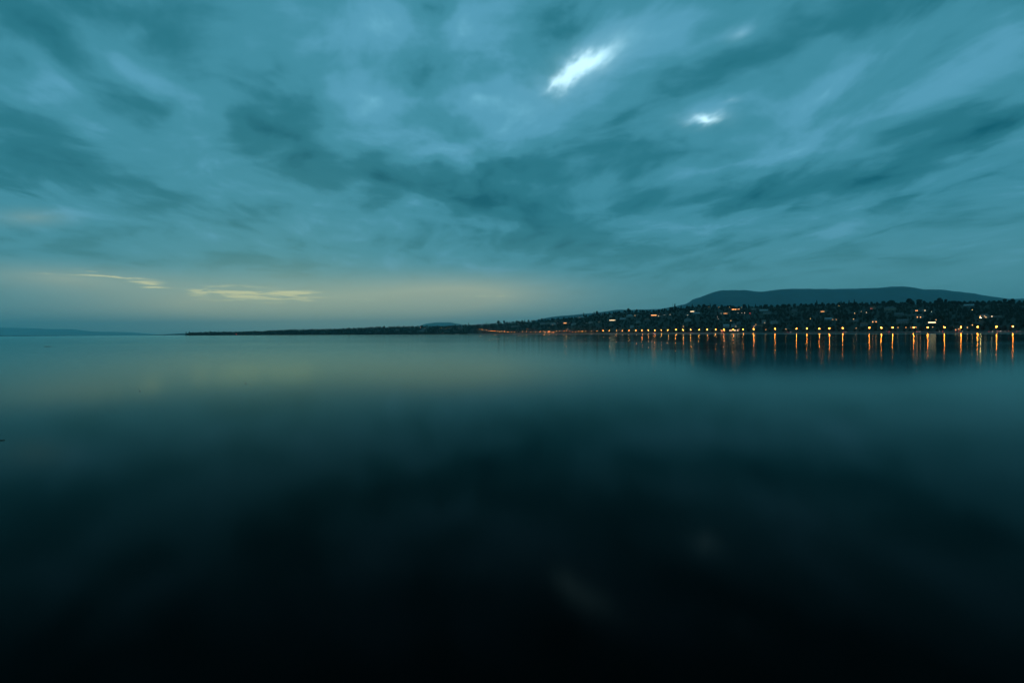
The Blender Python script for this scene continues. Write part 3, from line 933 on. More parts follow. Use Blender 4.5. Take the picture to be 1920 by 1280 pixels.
WIN = {'amber': 'win_amber', 'whitel': 'win_pale'}
HOUSES = [
    # px, py, width px, floors, roof, wall, roof material, lit windows, label, lit material
    (1747.5, 604.6, 11.5, 1, 'flat', 'white', 'slate', 'all', 'long low building with a brightly lit glazed front, right of centre on the slope', 'whitel', 'house'),
    (1846, 593.6, 13, 2, 'hip', 'cream', 'slate', (2, 3, 7), 'small villa with warm lit front between the floodlight and white lamp', 'dimw', 'house'),
    (1871, 593.1, 10, 1, 'flat', 'white', 'zinc', (), 'low unlit building with pale flat roof right of the white lamp', 'warm', 'house'),
    (1817, 573.6, 15, 1, 'gable', 'grey', 'zinc', (), 'dark house with long pale ridge line high on the slope at right', 'warm', 'house'),
    (1721.5, 582.4, 9, 1, 'hip', 'grey', 'slate', (0, 1), 'house on the upper right slope with two warm windows above another lit pair', 'amber', 'house'),
    (1732.5, 582.2, 6, 1, 'hip', 'white', 'tile', (1,), 'small house with one bright window on the upper right slope', 'whitel', 'house'),
    (1724.5, 593.3, 10, 2, 'hip', 'grey', 'tile', (0, 2), 'dark house with two yellow windows above the glazed building', 'amber', 'house'),
    (1709, 590.5, 16, 1, 'flat', 'grey', 'zinc', (), 'low grey building with wide pale roof, mid-slope at right', 'warm', 'house'),
    (1685, 590.3, 14, 1, 'gable', 'grey', 'slate', (), 'unlit grey gabled house beside the wide pale roof at right', 'warm', 'house'),
    (1669, 579.5, 18, 2, 'hip', 'cream', 'slate', (), 'large dim villa under the ridge at right', 'warm', 'house'),
    (1636, 577.5, 8, 2, 'gable', 'ochre', 'tile', (0, 1), 'house with reddish lit windows under the ridge', 'dimred', 'house'),
    (1639.5, 602, 8, 2, 'hip', 'grey', 'slate', (0, 2), 'dark house low on the slope with a level pair of yellow windows', 'amber', 'house'),
    (1604, 601.3, 8, 1, 'gable', 'white', 'slate', (), 'small unlit white house below an amber lamp', 'warm', 'house'),
    (1621, 609, 10, 2, 'gable', 'grey', 'tile', (), 'dim gabled house close above the quay road', 'warm', 'house'),
    (1692, 604, 18, 2, 'gable', 'grey', 'slate', (), 'wide dim gabled house above the quay, left of the glazed building', 'warm', 'house'),
    (1543.5, 584, 9, 1, 'hip', 'ochre', 'tile', (0, 1, 2), 'house with three orange windows on the upper slope right of centre', 'amber', 'house'),
    (1497.5, 572.3, 11, 1, 'flat', 'white', 'zinc', (), 'low building with bright pale roof line right under the ridge', 'warm', 'house'),
    (1482, 574.3, 5, 1, 'flat', 'white', 'zinc', (), 'tiny pale building left of the bright roof line under the ridge', 'warm', 'house'),
    (1554, 598.8, 12, 1, 'gable', 'grey', 'zinc', (), 'low house with pale roof left of two yellow lamps', 'warm', 'house'),
    (1489, 583.6, 8, 2, 'gable', 'grey', 'slate', (), 'dim gabled house high on the slope beneath the roof line', 'warm', 'house'),
    (1453, 604.8, 11, 2, 'hip', 'white', 'slate', (), 'pale hipped villa above the isolated quay lamp', 'warm', 'house'),
    (1431.5, 603, 6.5, 3, 'flat', 'white', 'zinc', (2,), 'pale three-storey cube house mid-slope', 'dimw', 'house'),
    (1420, 611, 18, 1, 'flat', 'grey', 'zinc', (), 'long low building with pale roof right behind the quay', 'warm', 'house'),
    (1413.3, 579.3, 8, 2, 'flat', 'white', 'zinc', (), 'pale square two-storey house high under the ridge', 'warm', 'house'),
    (1432, 582.8, 14, 1, 'gable', 'white', 'zinc', (), 'long pale gabled house right of the square house', 'warm', 'house'),
    (1437.5, 588, 13, 1, 'gable', 'cream', 'slate', (), 'cream house below the long pale gabled house', 'warm', 'house'),
    (1376.4, 580, 8, 1, 'flat', 'ochre', 'slate', 'all', 'building with a bright orange-lit terrace high under the ridge', 'amber', 'house'),
    (1384.8, 579.7, 4, 1, 'flat', 'ochre', 'slate', (0, 1), 'small orange-lit annex right of the terrace building', 'amber', 'house'),
    (1362, 587.6, 10, 1, 'gable', 'ochre', 'tile', (0, 1, 2), 'house with a cluster of orange windows below the lit terrace', 'amber', 'house'),
    (1298, 583.9, 7, 1, 'flat', 'white', 'slate', 'all', 'bright white-lit building on the upper slope left of the lit terrace', 'whitel', 'house'),
    (1290, 600.5, 11, 2, 'hip', 'white', 'slate', (), 'pale hipped house mid-slope below the cream lamp', 'warm', 'house'),
    (1306, 588.5, 12, 1, 'gable', 'grey', 'zinc', (), 'grey house with pale roof right of the cream lamp', 'warm', 'house'),
    (1376, 611, 9, 2, 'gable', 'white', 'slate', (3,), 'white gabled house close above the harbour road', 'dimw', 'house'),
    (1361, 612, 10, 2, 'gable', 'white', 'zinc', (), 'white house with zinc roof left of its white twin above the harbour', 'warm', 'house'),
    (1384, 606.5, 7, 2, 'hip', 'grey', 'slate', (), 'small grey hipped house over the white gabled house', 'warm', 'house'),
    (1226, 591, 10, 1, 'flat', 'ochre', 'slate', 'all', 'long orange-lit building on the upper slope left of centre', 'amber', 'house'),
    (1237.5, 592.7, 7, 1, 'flat', 'white', 'zinc', (0,), 'small white house just right of the long orange-lit building', 'whitel', 'house'),
    (1148.3, 600.3, 11.5, 1, 'flat', 'cream', 'slate', 'all', 'long hall glowing yellow-white on the slope at the centre', 'whitel', 'house'),
    (1145, 593, 5, 3, 'hip', 'white', 'slate', (), 'tall pale house above the glowing hall', 'warm', 'house'),
    (1181, 593, 12, 2, 'hip', 'white', 'zinc', (), 'wide pale villa right of the glowing hall', 'warm', 'house'),
    (1192, 591.5, 6, 1, 'gable', 'cream', 'tile', (0, 1), 'small house with yellow-green lit front right of the wide pale villa', 'dimw', 'house'),
    (1196, 604, 8, 2, 'hip', 'white', 'slate', (), 'white hipped house mid-slope right of centre', 'warm', 'house'),
    (1168, 598.7, 11, 1, 'gable', 'grey', 'zinc', (), 'low grey house below the wide pale villa', 'warm', 'house'),
    (1185, 612.2, 6, 3, 'flat', 'white', 'zinc', (), 'pale three-storey block close above the quay lamps', 'warm', 'house'),
    (1213, 600.5, 9, 2, 'gable', 'grey', 'tile', (), 'dim gabled house below the long orange-lit building', 'warm', 'house'),
    (1089, 595.3, 12, 1, 'gable', 'white', 'zinc', (2,), 'long pale house high on the slope left of centre', 'dimw', 'house'),
    (1107.5, 604.8, 7, 2, 'hip', 'white', 'slate', (), 'white house mid-slope between tiny lamps', 'warm', 'house'),
    (1059.8, 605.6, 6, 1, 'flat', 'ochre', 'slate', 'all', 'row of orange-lit windows on the slope above the harbour', 'amber', 'house'),
    (1018, 607, 9, 2, 'gable', 'white', 'slate', (), 'pale gabled house left of the slope village', 'warm', 'house'),
    (1028, 606.5, 8, 2, 'hip', 'cream', 'slate', (), 'cream hipped house in the slope village', 'warm', 'house'),
    (1038, 608, 8, 2, 'gable', 'white', 'zinc', (1,), 'white gabled house with one weak window in the slope village', 'dimw', 'house'),
    (1075, 608, 8, 2, 'hip', 'white', 'slate', (), 'white hipped house right of the orange-lit row', 'warm', 'house'),
    (967, 611.6, 16, 1, 'flat', 'white', 'zinc', (), 'very long building with bright pale flat roof left of the harbour', 'warm', 'house'),
    (1029.5, 622.0, 6, 2, 'gable', 'ochre', 'tile', (0, 1, 2, 3), 'harbour building with four bright orange windows, brightest spot of the shore', 'amber', 'house'),
    (1036.5, 623.2, 5, 1, 'gable', 'ochre', 'tile', (0, 1, 2), 'low harbour building with reddish orange windows right of the brightest one', 'amber', 'house'),
    (1022, 623, 5, 1, 'gable', 'cream', 'tile', (1,), 'small harbour house with one window, left of the brightest one', 'warm', 'house'),
    (1376, 619.4, 16, 1, 'flat', 'cream', 'slate', (0, 1, 3, 4, 6), 'low waterfront building with a row of pale windows at the quay', 'whitel', 'house'),
    (1357, 620.2, 9, 1, 'flat', 'ochre', 'slate', (0, 2), 'low waterfront kiosk with orange windows left of the row of pale windows', 'amber', 'house'),
    (791, 620.5, 8, 2, 'gable', 'white', 'slate', (), 'white house on the far shore under the pink lamp', 'warm', 'house'),
    (795, 617, 6, 2, 'hip', 'white', 'slate', (), 'small white house higher on the far shore near the pink lamp', 'warm', 'house'),
    (745, 619, 6, 2, 'hip', 'cream', 'slate', (), 'dim cream house on the far shore left of the pink lamp', 'warm', 'house'),
    (865, 615, 5, 2, 'gable', 'white', 'slate', (), 'small white house on the far shore before the climbing lamps', 'warm', 'house'),
]
for hrow in HOUSES:
    (px, py, wpx, fl, roof, wall, rm, lit, lab, lm, cat) = hrow
    make_house(px, py, wpx, fl, roof, wall, rm, lit, lab, lm, cat)


# ------------------------------------------------------------------ masts on the ridge
def mast(px, ptop, label):
    d = ray(px, ptop)
    xp = d.x * F + 960
    Y = float(shore_y(xp) + ridge_gap(xp)) - 20
    gz = float(ground_z(d.x * Y, Y))
    h = CAM_H + d.z * Y - gz
    e = empty('radio_mast', (d.x * Y, Y, gz), label, 'mast', 'masts on the ridge')
    V, Q = [], []
    tube(V, Q, [(0, 0, 0), (0, 0, h)], [.32, .18], 6)
    link('pole', mesh_from('pole', V, Q, MAT['metal']), e)
    V, Q = [], []
    for k in (0.93, 0.85):
        tube(V, Q, [(-.9, 0, h * k), (.9, 0, h * k)], [.07, .07], 5)
    link('antenna', mesh_from('antenna', V, Q, MAT['metal']), e)


mast(1261, 568.0, 'thin mast above the ridge trees, left of the mountain foot')
mast(1457.4, 564.0, 'thin mast above the ridge trees in front of the mountain')


# ------------------------------------------------------------------ cars on the lakeside road
def make_car(px, paint, label, heading, off=8.0):
    d = ray(px, 620)
    xp = d.x * F + 960
    Y = float(shore_y(xp)) + off
    X = d.x * Y
    Y2 = float(shore_y(xp + 20)) + off
    X2 = ((xp + 20) - 960) / F * Y2
    ang = math.atan2(Y2 - Y, X2 - X) + (0 if heading > 0 else math.pi)
    e = empty('car', (X, Y, 1.91), label, 'car', 'cars on the lakeside road', ang)
    prof = [(-2.15, .35), (-2.2, .75), (-2.1, .95), (-1.2, .98), (1.1, .92), (2.05, .78), (2.2, .55), (2.15, .35)]
    top = [(-1.75, .96), (-1.25, 1.42), (.25, 1.45), (1.1, .93)]

    def extr(pts, w, wtop=None):
        V, Q = [], []
        n = len(pts)
        for s in (-1, 1):
            for x, z in pts:
                ww = w if wtop is None or z < 1.2 else wtop
                V.append((x, s * ww, z))
        Q.append(tuple(range(n)))
        Q.append(tuple(range(2 * n - 1, n - 1, -1)))
        for i in range(n):
            j = (i + 1) % n
            Q.append((i, i + n, j + n, j))
        return V, Q
    V, Q = extr(prof, .88)
    b = link('body', mesh_from('body', V, Q, MAT[paint]), e)
    V, Q = extr(top, .78, .62)
    link('cabin_glass', mesh_from('cabin_glass', V, Q, MAT['glass']), e)
    V, Q = [], []
    box(V, Q, -1.2, .2, -.63, .63, 1.43, 1.49)
    link('roof', mesh_from('roof', V, Q, MAT[paint]), e)
    V, Q = [], []
    tube(V, Q, [(0, -.11, 0), (0, .11, 0)], [.33, .33], 12)
    wm = mesh_from('wheel', V, Q, MAT['rubber'])
    for sx_ in (-1.35, 1.35):
        for sy_ in (-.82, .82):
            link('wheel', wm, e, (sx_, sy_, .33))
    for s in (-.62, .62):
        V, Q = [], []
        box(V, Q, 2.0, 2.26, s - .2, s + .2 + (.1 if s > 0 else 0), .55, .78)
        link('headlight', mesh_from('headlight', V, Q, MAT['head']), e)
        V, Q = [], []
        box(V, Q, -2.24, -1.98, s - .2, s + .2, .68, .9)
        for i, (a, b_, c) in enumerate(V):
            V[i] = (a, b_ + (.1 if s > 0 else -.1), c)
        link('taillight', mesh_from('taillight', V, Q, MAT['red']), e)


CARS = [(1910, 'car_a', 1, 'silver car on the quay road, rightmost car in view'), (1888, 'car_b', -1, 'dark blue car on the quay road, just left of the last quay lamp'),
        (1873, 'car_c', 1, 'white car on the quay road below the second quay lamp from the right'), (1858, 'car_d', 1, 'maroon car on the quay road following a white car at far right'),
        (1801, 'car_a', 1, 'silver car with red tail lights under the fourth quay lamp from the right'), (1795, 'car_d', 1, 'maroon car close behind a silver car at the low lamp pair'),
        (1765, 'car_b', -1, 'dark blue car on the quay road below the glazed building'), (1722, 'car_c', 1, 'white car on the quay road under the dim twin lamps'),
        (1665, 'car_d', -1, 'maroon car on the quay road between two close quay lamps'), (1584, 'car_a', 1, 'silver car on the quay road beside the lamp left of the wide gap'),
        (1480, 'car_b', 1, 'dark blue car on the quay road by a weak amber lamp'), (1353, 'car_c', -1, 'white car on the quay road at the waterfront kiosk'),
        (1296, 'car_d', 1, 'maroon car on the quay road left of the harbour lights'), (1224, 'car_a', -1, 'silver car on the quay road near the centre of the lamp row')]
for px, pt, hd, lab in CARS:
    make_car(px, pt, lab, hd, 7.5 if hd > 0 else 12.5)


# ------------------------------------------------------------------ boats, buoy and drifting wood
def make_boat(px, Y, rz, label, L=7.0, light='pink'):
    d = ray(px, 626)
    e = empty('boat', (d.x * Y, Y, 0.0), label, 'boat', 'boats off the far shore', rz)
    V, Q = [], []
    st = np.linspace(-1, 1, 9)
    for t in st:
        w = 1.15 * (1 - max(0, t) ** 2.4) * (0.86 if t < -.9 else 1)
        z = .95 + .35 * max(0, t)
        x = t * L / 2
        V += [(x, -w, z), (x * .97, -w * .72, .12), (x * .95, 0, -.25), (x * .97, w * .72, .12), (x, w, z)]
    for i in range(8):
        for k in range(4):
            Q.append((i * 5 + k, i * 5 + 5 + k, i * 5 + 6 + k, i * 5 + 1 + k))
    Q.append((0, 1, 2, 3, 4))
    link('hull', mesh_from('hull', V, Q, MAT['hull']), e)
    V, Q = [], []
    for i, t in enumerate(st):
        w = 1.1 * (1 - max(0, t) ** 2.4)
        V += [(t * L / 2, -w, .88 + .3 * max(0, t)), (t * L / 2, w, .88 + .3 * max(0, t))]
    Q = [(2 * i, 2 * i + 2, 2 * i + 3, 2 * i + 1) for i in range(8)]
    link('deck', mesh_from('deck', V, Q, MAT['wood']), e)
    V, Q = [], []
    box(V, Q, -L * .1, L * .16, -.75, .75, .9, 1.75)
    cab = link('cabin', mesh_from('cabin', V, Q, MAT['white']), e)
    V, Q = [], []
    box(V, Q, -L * .08, L * .14, -.77, .77, 1.2, 1.55)
    link('window', mesh_from('window', V, Q, MAT['glass']), cab)
    V, Q = [], []
    tube(V, Q, [(0, 0, 1.7), (0, 0, 3.1)], [.05, .04], 6)
    link('mast', mesh_from('mast', V, Q, MAT['metal']), e)
    V, Q = ico(.22)
    link('mast_light', mesh_from('mast_light', [(x, y, z + 3.2) for x, y, z in V], Q, MAT[light]), e)


make_boat(857, 2600, .1, 'small white motor boat with a pink light, moored left of the lamp row', 16, 'whitel')
make_boat(1227.5, 1420, .4, 'small white boat with a light below the middle of the lamp row', 7, 'whitel')
make_boat(964, 2150, .2, 'small white boat moored before the harbour', 8, 'whitel')

d = ray(443, 626)
YB = 2900
e = empty('channel_marker', (d.x * YB, YB, 0), 'red marker with a red light standing in the water before the far left wood', 'marker')
V, Q = [], []
tube(V, Q, [(0, 0, -.5), (0, 0, .9), (0, 0, 1.0), (0, 0, 4.2)], [1.5, 1.5, .5, .35], 10)
link('post', mesh_from('post', V, Q, MAT['buoyred']), e)
V, Q = [], []
tube(V, Q, [(0, 0, 4.2), (0, 0, 5.8), (0, 0, 6.4)], [1.1, 1.1, .2], 10)
link('top_mark', mesh_from('top_mark', V, Q, MAT['buoyred']), e)
V, Q = ico(.5)
link('lantern', mesh_from('lantern', [(x, y, z + 6.9) for x, y, z in V], Q, MAT['red']), e)


def log(px, py, length_px, r, label, nb=5):
    dd = ray(px, py)
    Y = -CAM_H / dd.z
    L = length_px * Y / F
    e = empty('driftwood', (dd.x * Y, Y, 0.0), label, 'driftwood', None, 0.06)
    V, Q = [], []
    pts = [(L * (i / nb - .5), r * .5 * math.sin(i * 1.7), r * .15 * math.cos(i * 2.1)) for i in range(nb + 1)]
    tube(V, Q, pts, [r * (.6 + .4 * math.sin(math.pi * min(.9, .25 + i / nb))) for i in range(nb + 1)], 8)
    link('trunk', mesh_from('trunk', V, Q, MAT['wood'], True), e)
    V, Q = [], []
    tube(V, Q, [(-L * .38, 0, r * .3), (-L * .44, r, r * 1.9), (-L * .46, r * 1.2, r * 2.5)], [r * .3, r * .22, r * .1], 5)
    link('branch', mesh_from('branch', V, Q, MAT['wood'], True), e)
    return e


log(90, 649.5, 12.5, .09, 'long dark log floating flat on the calm water at far left', 7)
log(2, 825.3, 12, .022, 'short dark stick floating at the left edge of the water')


def bobber(px, py, label):
    dd = ray(px, py)
    Y = -CAM_H / dd.z
    e = empty('float', (dd.x * Y, Y, 0.02), label, 'float', None)
    V, Q = ico(.02)
    link('ball', mesh_from('ball', V, Q, MAT['buoyred'], True), e)
    V, Q = [], []
    tube(V, Q, [(0, 0, .02), (0, 0, .09)], [.007, .005], 6)
    link('stem', mesh_from('stem', V, Q, MAT['hull']), e)


bobber(262.5, 732.5, 'tiny red float alone on the water at left')
bobber(460.5, 719, 'tiny red float on the pale yellow reflection')


# ------------------------------------------------------------------ trees
def icoV(sub):
    V, Q = ico(1.0, sub)
    return np.array(V), np.array(Q)


I1, I1F = icoV(1)
I2, I2F = icoV(2)


def crown_arrays(kind, leaves, seed, fine=True):
    """unit-height tree crown: leaf quads through an uneven volume round a ragged core. returns V, tri faces"""
    r = np.random.default_rng(seed)
    Vs, Fs = [], []
    nv = 0

    def add(V, Fc):
        nonlocal nv
        Vs.append(V); Fs.append(Fc + nv); nv += len(V)
    if kind == 'conifer':
        levels = 7 if fine else 4
        for i in range(levels):
            t = i / levels
            z = .14 + .84 * t
            rad = .20 * (1 - t) ** .9 + .015
            n = 7
            a = np.arange(n) * 2 * math.pi / n + r.uniform(0, 6)
            rr = rad * r.uniform(.7, 1.25, n)
            V = np.stack([rr * np.cos(a), rr * np.sin(a), np.full(n, z - .02) + r.uniform(-.02, .02, n)], 1)
            V = np.vstack([V, [[0, 0, z + (.95 / levels) * 1.45 * (1 - .25 * t)]]])
            V[-1, 2] = min(V[-1, 2], 1.0)
            add(V, np.array([[k, (k + 1) % n, n] for k in range(n)]))
        zz = r.uniform(.12, .95, leaves)
        rad = (.21 * (1 - zz) ** .9 + .015) * r.uniform(.75, 1.3, leaves)
        a = r.uniform(0, 6.28, leaves)
        C = np.stack([rad * np.cos(a), rad * np.sin(a), zz], 1)
        size = .022
    else:
        wide = .42 if kind == 'broad' else .33
        lobes = 6 if fine else 3
        cen = []
        for i in range(lobes):
            a = r.uniform(0, 6.28)
            rr = r.uniform(.05, wide * .55)
            z = r.uniform(.35, .80)
            s = r.uniform(.16, .26) * (1.1 if kind == 'broad' else 1.0)
            if i == 0: rr, z, s = 0, .76, .22
            if i == 1: rr, z, s = .05, .48, wide * .8
            cen.append((rr * math.cos(a), rr * math.sin(a), z, s))
        for (cx, cy, cz, s) in cen:
            B, BF = (I2, I2F) if (fine and leaves > 150) else (I1, I1F)
            V = B * s * .86 * r.uniform(.82, 1.15, (len(B), 1)) * np.array([1, 1, .92]) + np.array([cx, cy, min(cz, .98 - s * .8)])
            add(V, BF.copy())
        which = r.integers(0, lobes, leaves)
        D = r.normal(0, 1, (leaves, 3))
        D /= np.linalg.norm(D, axis=1, keepdims=True)
        cc = np.array(cen)[which]
        C = np.stack([cc[:, 0], cc[:, 1], np.minimum(cc[:, 2], .98 - cc[:, 3] * .8)], 1) + D * (cc[:, 3] * r.uniform(.8, 1.16, leaves))[:, None] * np.array([1, 1, .92])
        size = .034 if fine else .05
    A = r.normal(0, 1, (leaves, 3)); A /= np.linalg.norm(A, axis=1, keepdims=True)
    B = np.cross(A, r.normal(0, 1, (leaves, 3))); B /= np.linalg.norm(B, axis=1, keepdims=True)
    s = size * r.uniform(.6, 1.4, (leaves, 1))
    V = np.concatenate([C + A * s, C - A * s * .5 + B * s, C - A * s * .5 - B * s], 0)
    k = np.arange(leaves)
    add(V, np.stack([k, k + leaves, k + 2 * leaves], 1))
    return np.vstack(Vs), np.vstack(Fs)


CROWNS = {}
for kind, n in (('round', 5), ('broad', 3), ('conifer', 3)):
    CROWNS[kind] = []
    for i in range(n):
        V, Fc = crown_arrays(kind, 260, 20 + i * 7 + len(kind))
        CROWNS[kind].append(mesh_np('crown', V, Fc, MAT['needle' if kind == 'conifer' else 'leaf']))
TR = []
for kind in ('round', 'conifer'):
    V, Q = [], []
    if kind == 'round':
        tube(V, Q, [(0, 0, -.06), (0, 0, .15), (.01, 0, .45), (0, .01, .7)], [.035, .026, .018, .006], 7)
        for a, zz in ((.4, .28), (2.2, .34), (4.1, .31), (5.2, .42)):
            tube(V, Q, [(0, 0, zz), (.09 * math.cos(a), .09 * math.sin(a), zz + .10), (.17 * math.cos(a), .17 * math.sin(a), zz + .26)], [.013, .009, .004], 5)
    else:
        tube(V, Q, [(0, 0, -.06), (0, 0, .5), (0, 0, .95)], [.022, .014, .004], 7)
    TR.append(mesh_from('trunk', V, Q, MAT['bark']))


def tree(X, Y, gz, h, kind, label, group, wscale=1.0):
    e = empty('conifer_tree' if kind == 'conifer' else 'leafy_tree', (X, Y, gz), label, 'tree', group, random.uniform(0, 6.28))
    c = link('crown', random.choice(CROWNS[kind]), e)
    c.scale = (h * wscale, h * wscale, h)
    tr = link('trunk', TR[1 if kind == 'conifer' else 0], e)
    tr.scale = (h * wscale, h * wscale, h)
    return e


def limit_height(X, Y, gz, h, rad):
    """lower a tree that would hide one of the lights or houses the photograph shows"""
    px, _ = to_px(X, Y, gz)
    rp = rad * F / Y
    for (cx, cy, cY, hw) in CLEAR:
        if Y < cY - 1 and abs(px - cx) < hw + rp:
            d = ray(cx, cy)
            zmax = CAM_H + d.z * Y
            h = min(h, zmax - gz)
        elif abs(Y - cY) < 6 + rad and abs(px - cx) < hw + rp * .8:
            return 0
    return h


SPECIAL = [  # photo x, top y, kind, label
    (1265.5, 568.2, 'conifer', 'tall pointed conifer on the ridge at the left foot of the mountain'),
    (1531.5, 561.5, 'conifer', 'pointed conifer standing above the ridge before the middle of the mountain'),
    (1577, 563.2, 'conifer', 'first of three small pointed conifers on the ridge, before the mountain'),
    (1592, 561.8, 'conifer', 'middle of three small pointed conifers on the ridge, before the mountain'),
    (1602, 560.6, 'conifer', 'tallest, right-hand one of three small pointed conifers on the ridge'),
    (1704, 558.6, 'broad', 'broad domed tree on the ridge before the right part of the mountain'),
    (1723, 560.0, 'broad', 'second domed tree on the ridge, right of the broad domed tree'),
    (1761.5, 557.2, 'broad', 'highest flat-topped tree on the ridge at right'),
    (1773, 560.0, 'round', 'rounded tree just right of the highest flat-topped tree'),
    (1884, 559.2, 'round', 'rounded ridge tree where the mountain slope ends at right'),
    (1898, 558.8, 'broad', 'wide dark tree on the ridge near the right edge'),
    (1671, 561.8, 'broad', 'wide low tree under the mountain summit'),
    (1114, 583.6, 'conifer', 'tall thin conifer on the left descending ridge'),
    (1094.5, 585.4, 'conifer', 'pointed conifer on the ridge left of the taller thin one'),
    (1119, 582.2, 'round', 'rounded tree at the step in the left ridge'),
    (1178, 577.3, 'broad', 'wide tree where the ridge levels off left of the mountain'),
    (934.5, 600.2, 'broad', 'broad tree standing clear on the low ridge above the climbing lamps'),
    (945, 600.4, 'round', 'rounded tree right of the broad tree on the low ridge'),
    (878.5, 604.6, 'conifer', 'pointed conifer on the low ridge right of the distant hill'),
    (912, 603.2, 'conifer', 'small conifer on the low ridge between the distant hill and a broad tree'),
    (984, 598.2, 'conifer', 'thin conifer on the low ridge above the long pale roof'),
    (1016, 596.2, 'round', 'rounded tree on the rising ridge above the village'),
    (349, 621.3, 'conifer', 'first tree at the very tip of the wooded point'),
    (1369, 571, 'round', 'rounded tree left of the notch in the ridge'),
    (1396, 569.4, 'broad', 'domed tree right of the notch in the ridge'),
    (1298, 568.6, 'conifer', 'small conifer on the ridge where the mountain rises behind'),
]
for px, pt, kind, lab in SPECIAL:
    d = ray(px, pt)
    xp = d.x * F + 960
    Y = float(shore_y(xp) + ridge_gap(xp) * (0.98 if px > 360 else 0.4))
    gz = float(ground_z(d.x * Y, Y))
    h = max(6.0, CAM_H + d.z * Y - gz)
    tree(d.x * Y, Y, gz, h, kind, lab, 'trees that stand out on the ridge', {'conifer': .9, 'broad': 1.25, 'round': 1.0}[kind])

SEGMENTS = [(470, 'of the low wooded point at far left'), (640, 'of the long flat shore under the yellow cloud'), (790, 'left of the small distant hill'),
            (880, 'in front of the small distant hill'), (960, 'above the climbing row of lamps'), (1060, 'above the long pale roof'),
            (1180, 'above the slope village near the centre'), (1295, 'just left of the mountain foot'), (1400, 'under the left shoulder of the mountain'),
            (1530, 'under the dip of the mountain crest'), (1650, 'left of the mountain summit'), (1780, 'under the mountain summit'), (5000, 'under the falling right flank of the mountain')]
# skyline trees that follow the photographed outline
xs_ = []
x = 355.0
while x < 1935:
    xs_.append(x)
    x += random.uniform(6.5, 10.5) if x < 900 else random.uniform(8, 13)
for x in xs_:
    y = float(np.interp(x, [a for a, _ in SKYLINE], [b for _, b in SKYLINE]))
    kind = random.choices(['round', 'broad', 'conifer'], [5, 4, 1.6])[0]
    top = y + random.uniform(-.9, 1.1) - (0.9 if kind == 'conifer' else 0)
    d = ray(x, top)
    xp = d.x * F + 960
    Y = float(shore_y(xp) + ridge_gap(xp) * random.uniform(.9, .99))
    gz = float(ground_z(d.x * Y, Y))
    h = min(24, max(7.0, CAM_H + d.z * Y - gz))
    seg = next(t for lim, t in SEGMENTS if x < lim)
    sp, gr = {'conifer': ('pointed conifer', 'conifers'), 'broad': ('broad leafy tree', 'broad trees'), 'round': ('rounded leafy tree', 'rounded trees')}[kind]
    tree(d.x * Y, Y, gz, h, kind, f'dark {sp} in the skyline {seg}', f'{gr} in the skyline {seg}', {'conifer': .9, 'broad': 1.3, 'round': 1.15}[kind])
# trees along the quay road, seen nearest
n_near = 0
x = 1050.0
while x < 1930:
    Y = float(shore_y(x)) + random.uniform(20, 30)
    X = (x - 960) / F * Y
    gz = float(ground_z(X, Y))
    h = limit_height(X, Y, gz, random.uniform(7, 12), 3)
    qseg = 'at the left, toward the harbour' if x < 1280 else 'by the harbour lights' if x < 1440 else 'in the middle, between starry lamps' if x < 1680 else 'at the right end'
    if h > 4.5:
        tree(X, Y, gz, h, random.choice(['round', 'broad']), 'dark leafy tree behind the quay road ' + qseg, 'leafy trees behind the quay road ' + qseg, 1.0)
        n_near += 1
    x += random.uniform(9, 17)


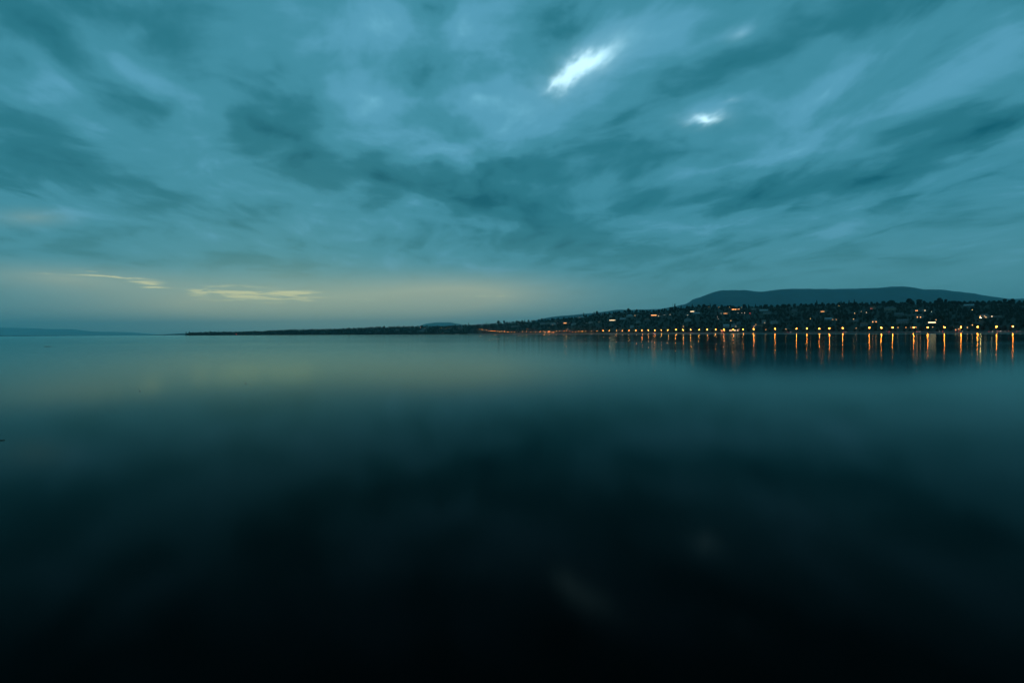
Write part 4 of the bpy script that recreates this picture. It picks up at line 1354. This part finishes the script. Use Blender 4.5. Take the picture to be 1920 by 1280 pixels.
def build_wood():
    var = [crown_arrays('round', 46, 100 + i, False) for i in range(5)] + [crown_arrays('broad', 46, 110 + i, False) for i in range(4)] + \
          [crown_arrays('conifer', 40, 120 + i, False) for i in range(2)]
    VV, FF, nv, cnt = [], [], 0, 0
    cols = np.concatenate([rng.uniform(348, 960, 2600), rng.uniform(960, 2480, 6200)])
    for xp in cols:
        gp = float(ridge_gap(xp))
        s = rng.uniform(0.05 if xp < 870 else 0.09, 1.12) if gp > 200 else rng.uniform(0.02, 1)
        Y = float(shore_y(xp)) + s * gp
        X = (xp - 960) / F * Y
        gz = float(ground_z(X, Y))
        if gz < 0: continue
        h = rng.uniform(6.5, 11.0)
        if xp < 870: h *= 1.15
        rad = h * .36
        h = limit_height(X, Y, gz, h, rad)
        if h < 3: continue
        V, Fc = var[int(rng.integers(0, len(var)))]
        a = rng.uniform(0, 6.28)
        ca, sa = math.cos(a), math.sin(a)
        w = max(h, 6) * rng.uniform(1.0, 1.5)
        P = np.stack([(V[:, 0] * ca - V[:, 1] * sa) * w + X, (V[:, 0] * sa + V[:, 1] * ca) * w + Y, (V[:, 2] - .1) * h + gz], 1)
        VV.append(P); FF.append(Fc + nv); nv += len(P); cnt += 1
    # the shore itself, left of the quay, is wooded to the water
    for xp in np.arange(350, 878, 2.2):
        Y = float(shore_y(xp)) + rng.uniform(4, 16)
        X = (xp - 960) / F * Y
        h = rng.uniform(7, 12) * (1.0 if xp > 380 else .9)
        h = limit_height(X, Y, .5, h, h * .36)
        if h < 3: continue
        V, Fc = var[int(rng.integers(0, 9))]
        w = h * 1.5
        P = V * np.array([w, w, h * 1.1]) + np.array([X, Y, .3 - .2 * h])
        VV.append(P); FF.append(Fc + nv); nv += len(P); cnt += 1
    o = link('woodland', mesh_np('woodland', np.vstack(VV), np.vstack(FF), MAT['leaf']))
    o['kind'] = 'stuff'
    o['label'] = 'dense dark wood covering the slope between the houses'
    print('wood trees', cnt, 'verts', nv)


build_wood()

# ------------------------------------------------------------------ the damp evening air
HAZE = 3.1e-5
V, Q = [], []
box(V, Q, -60000, 45000, -5000, 60000, -3.0, 1350)
hm = bpy.data.materials.new('haze_air')
hm.use_nodes = True
ht = hm.node_tree
ht.nodes.clear()
pv = ht.nodes.new('ShaderNodeVolumePrincipled')
pv.inputs['Color'].default_value = (0.50, 0.95, 1.0, 1)
pv.inputs['Density'].default_value = HAZE
pv.inputs['Anisotropy'].default_value = 0.7
ho = ht.nodes.new('ShaderNodeOutputMaterial')
ht.links.new(pv.outputs[0], ho.inputs['Volume'])
o = link('haze', mesh_from('haze', V, Q, hm))
o['kind'] = 'stuff'
print('near trees', n_near, 'objects', len(bpy.data.objects), 'triangles', sum(len(m.polygons) for m in bpy.data.meshes))
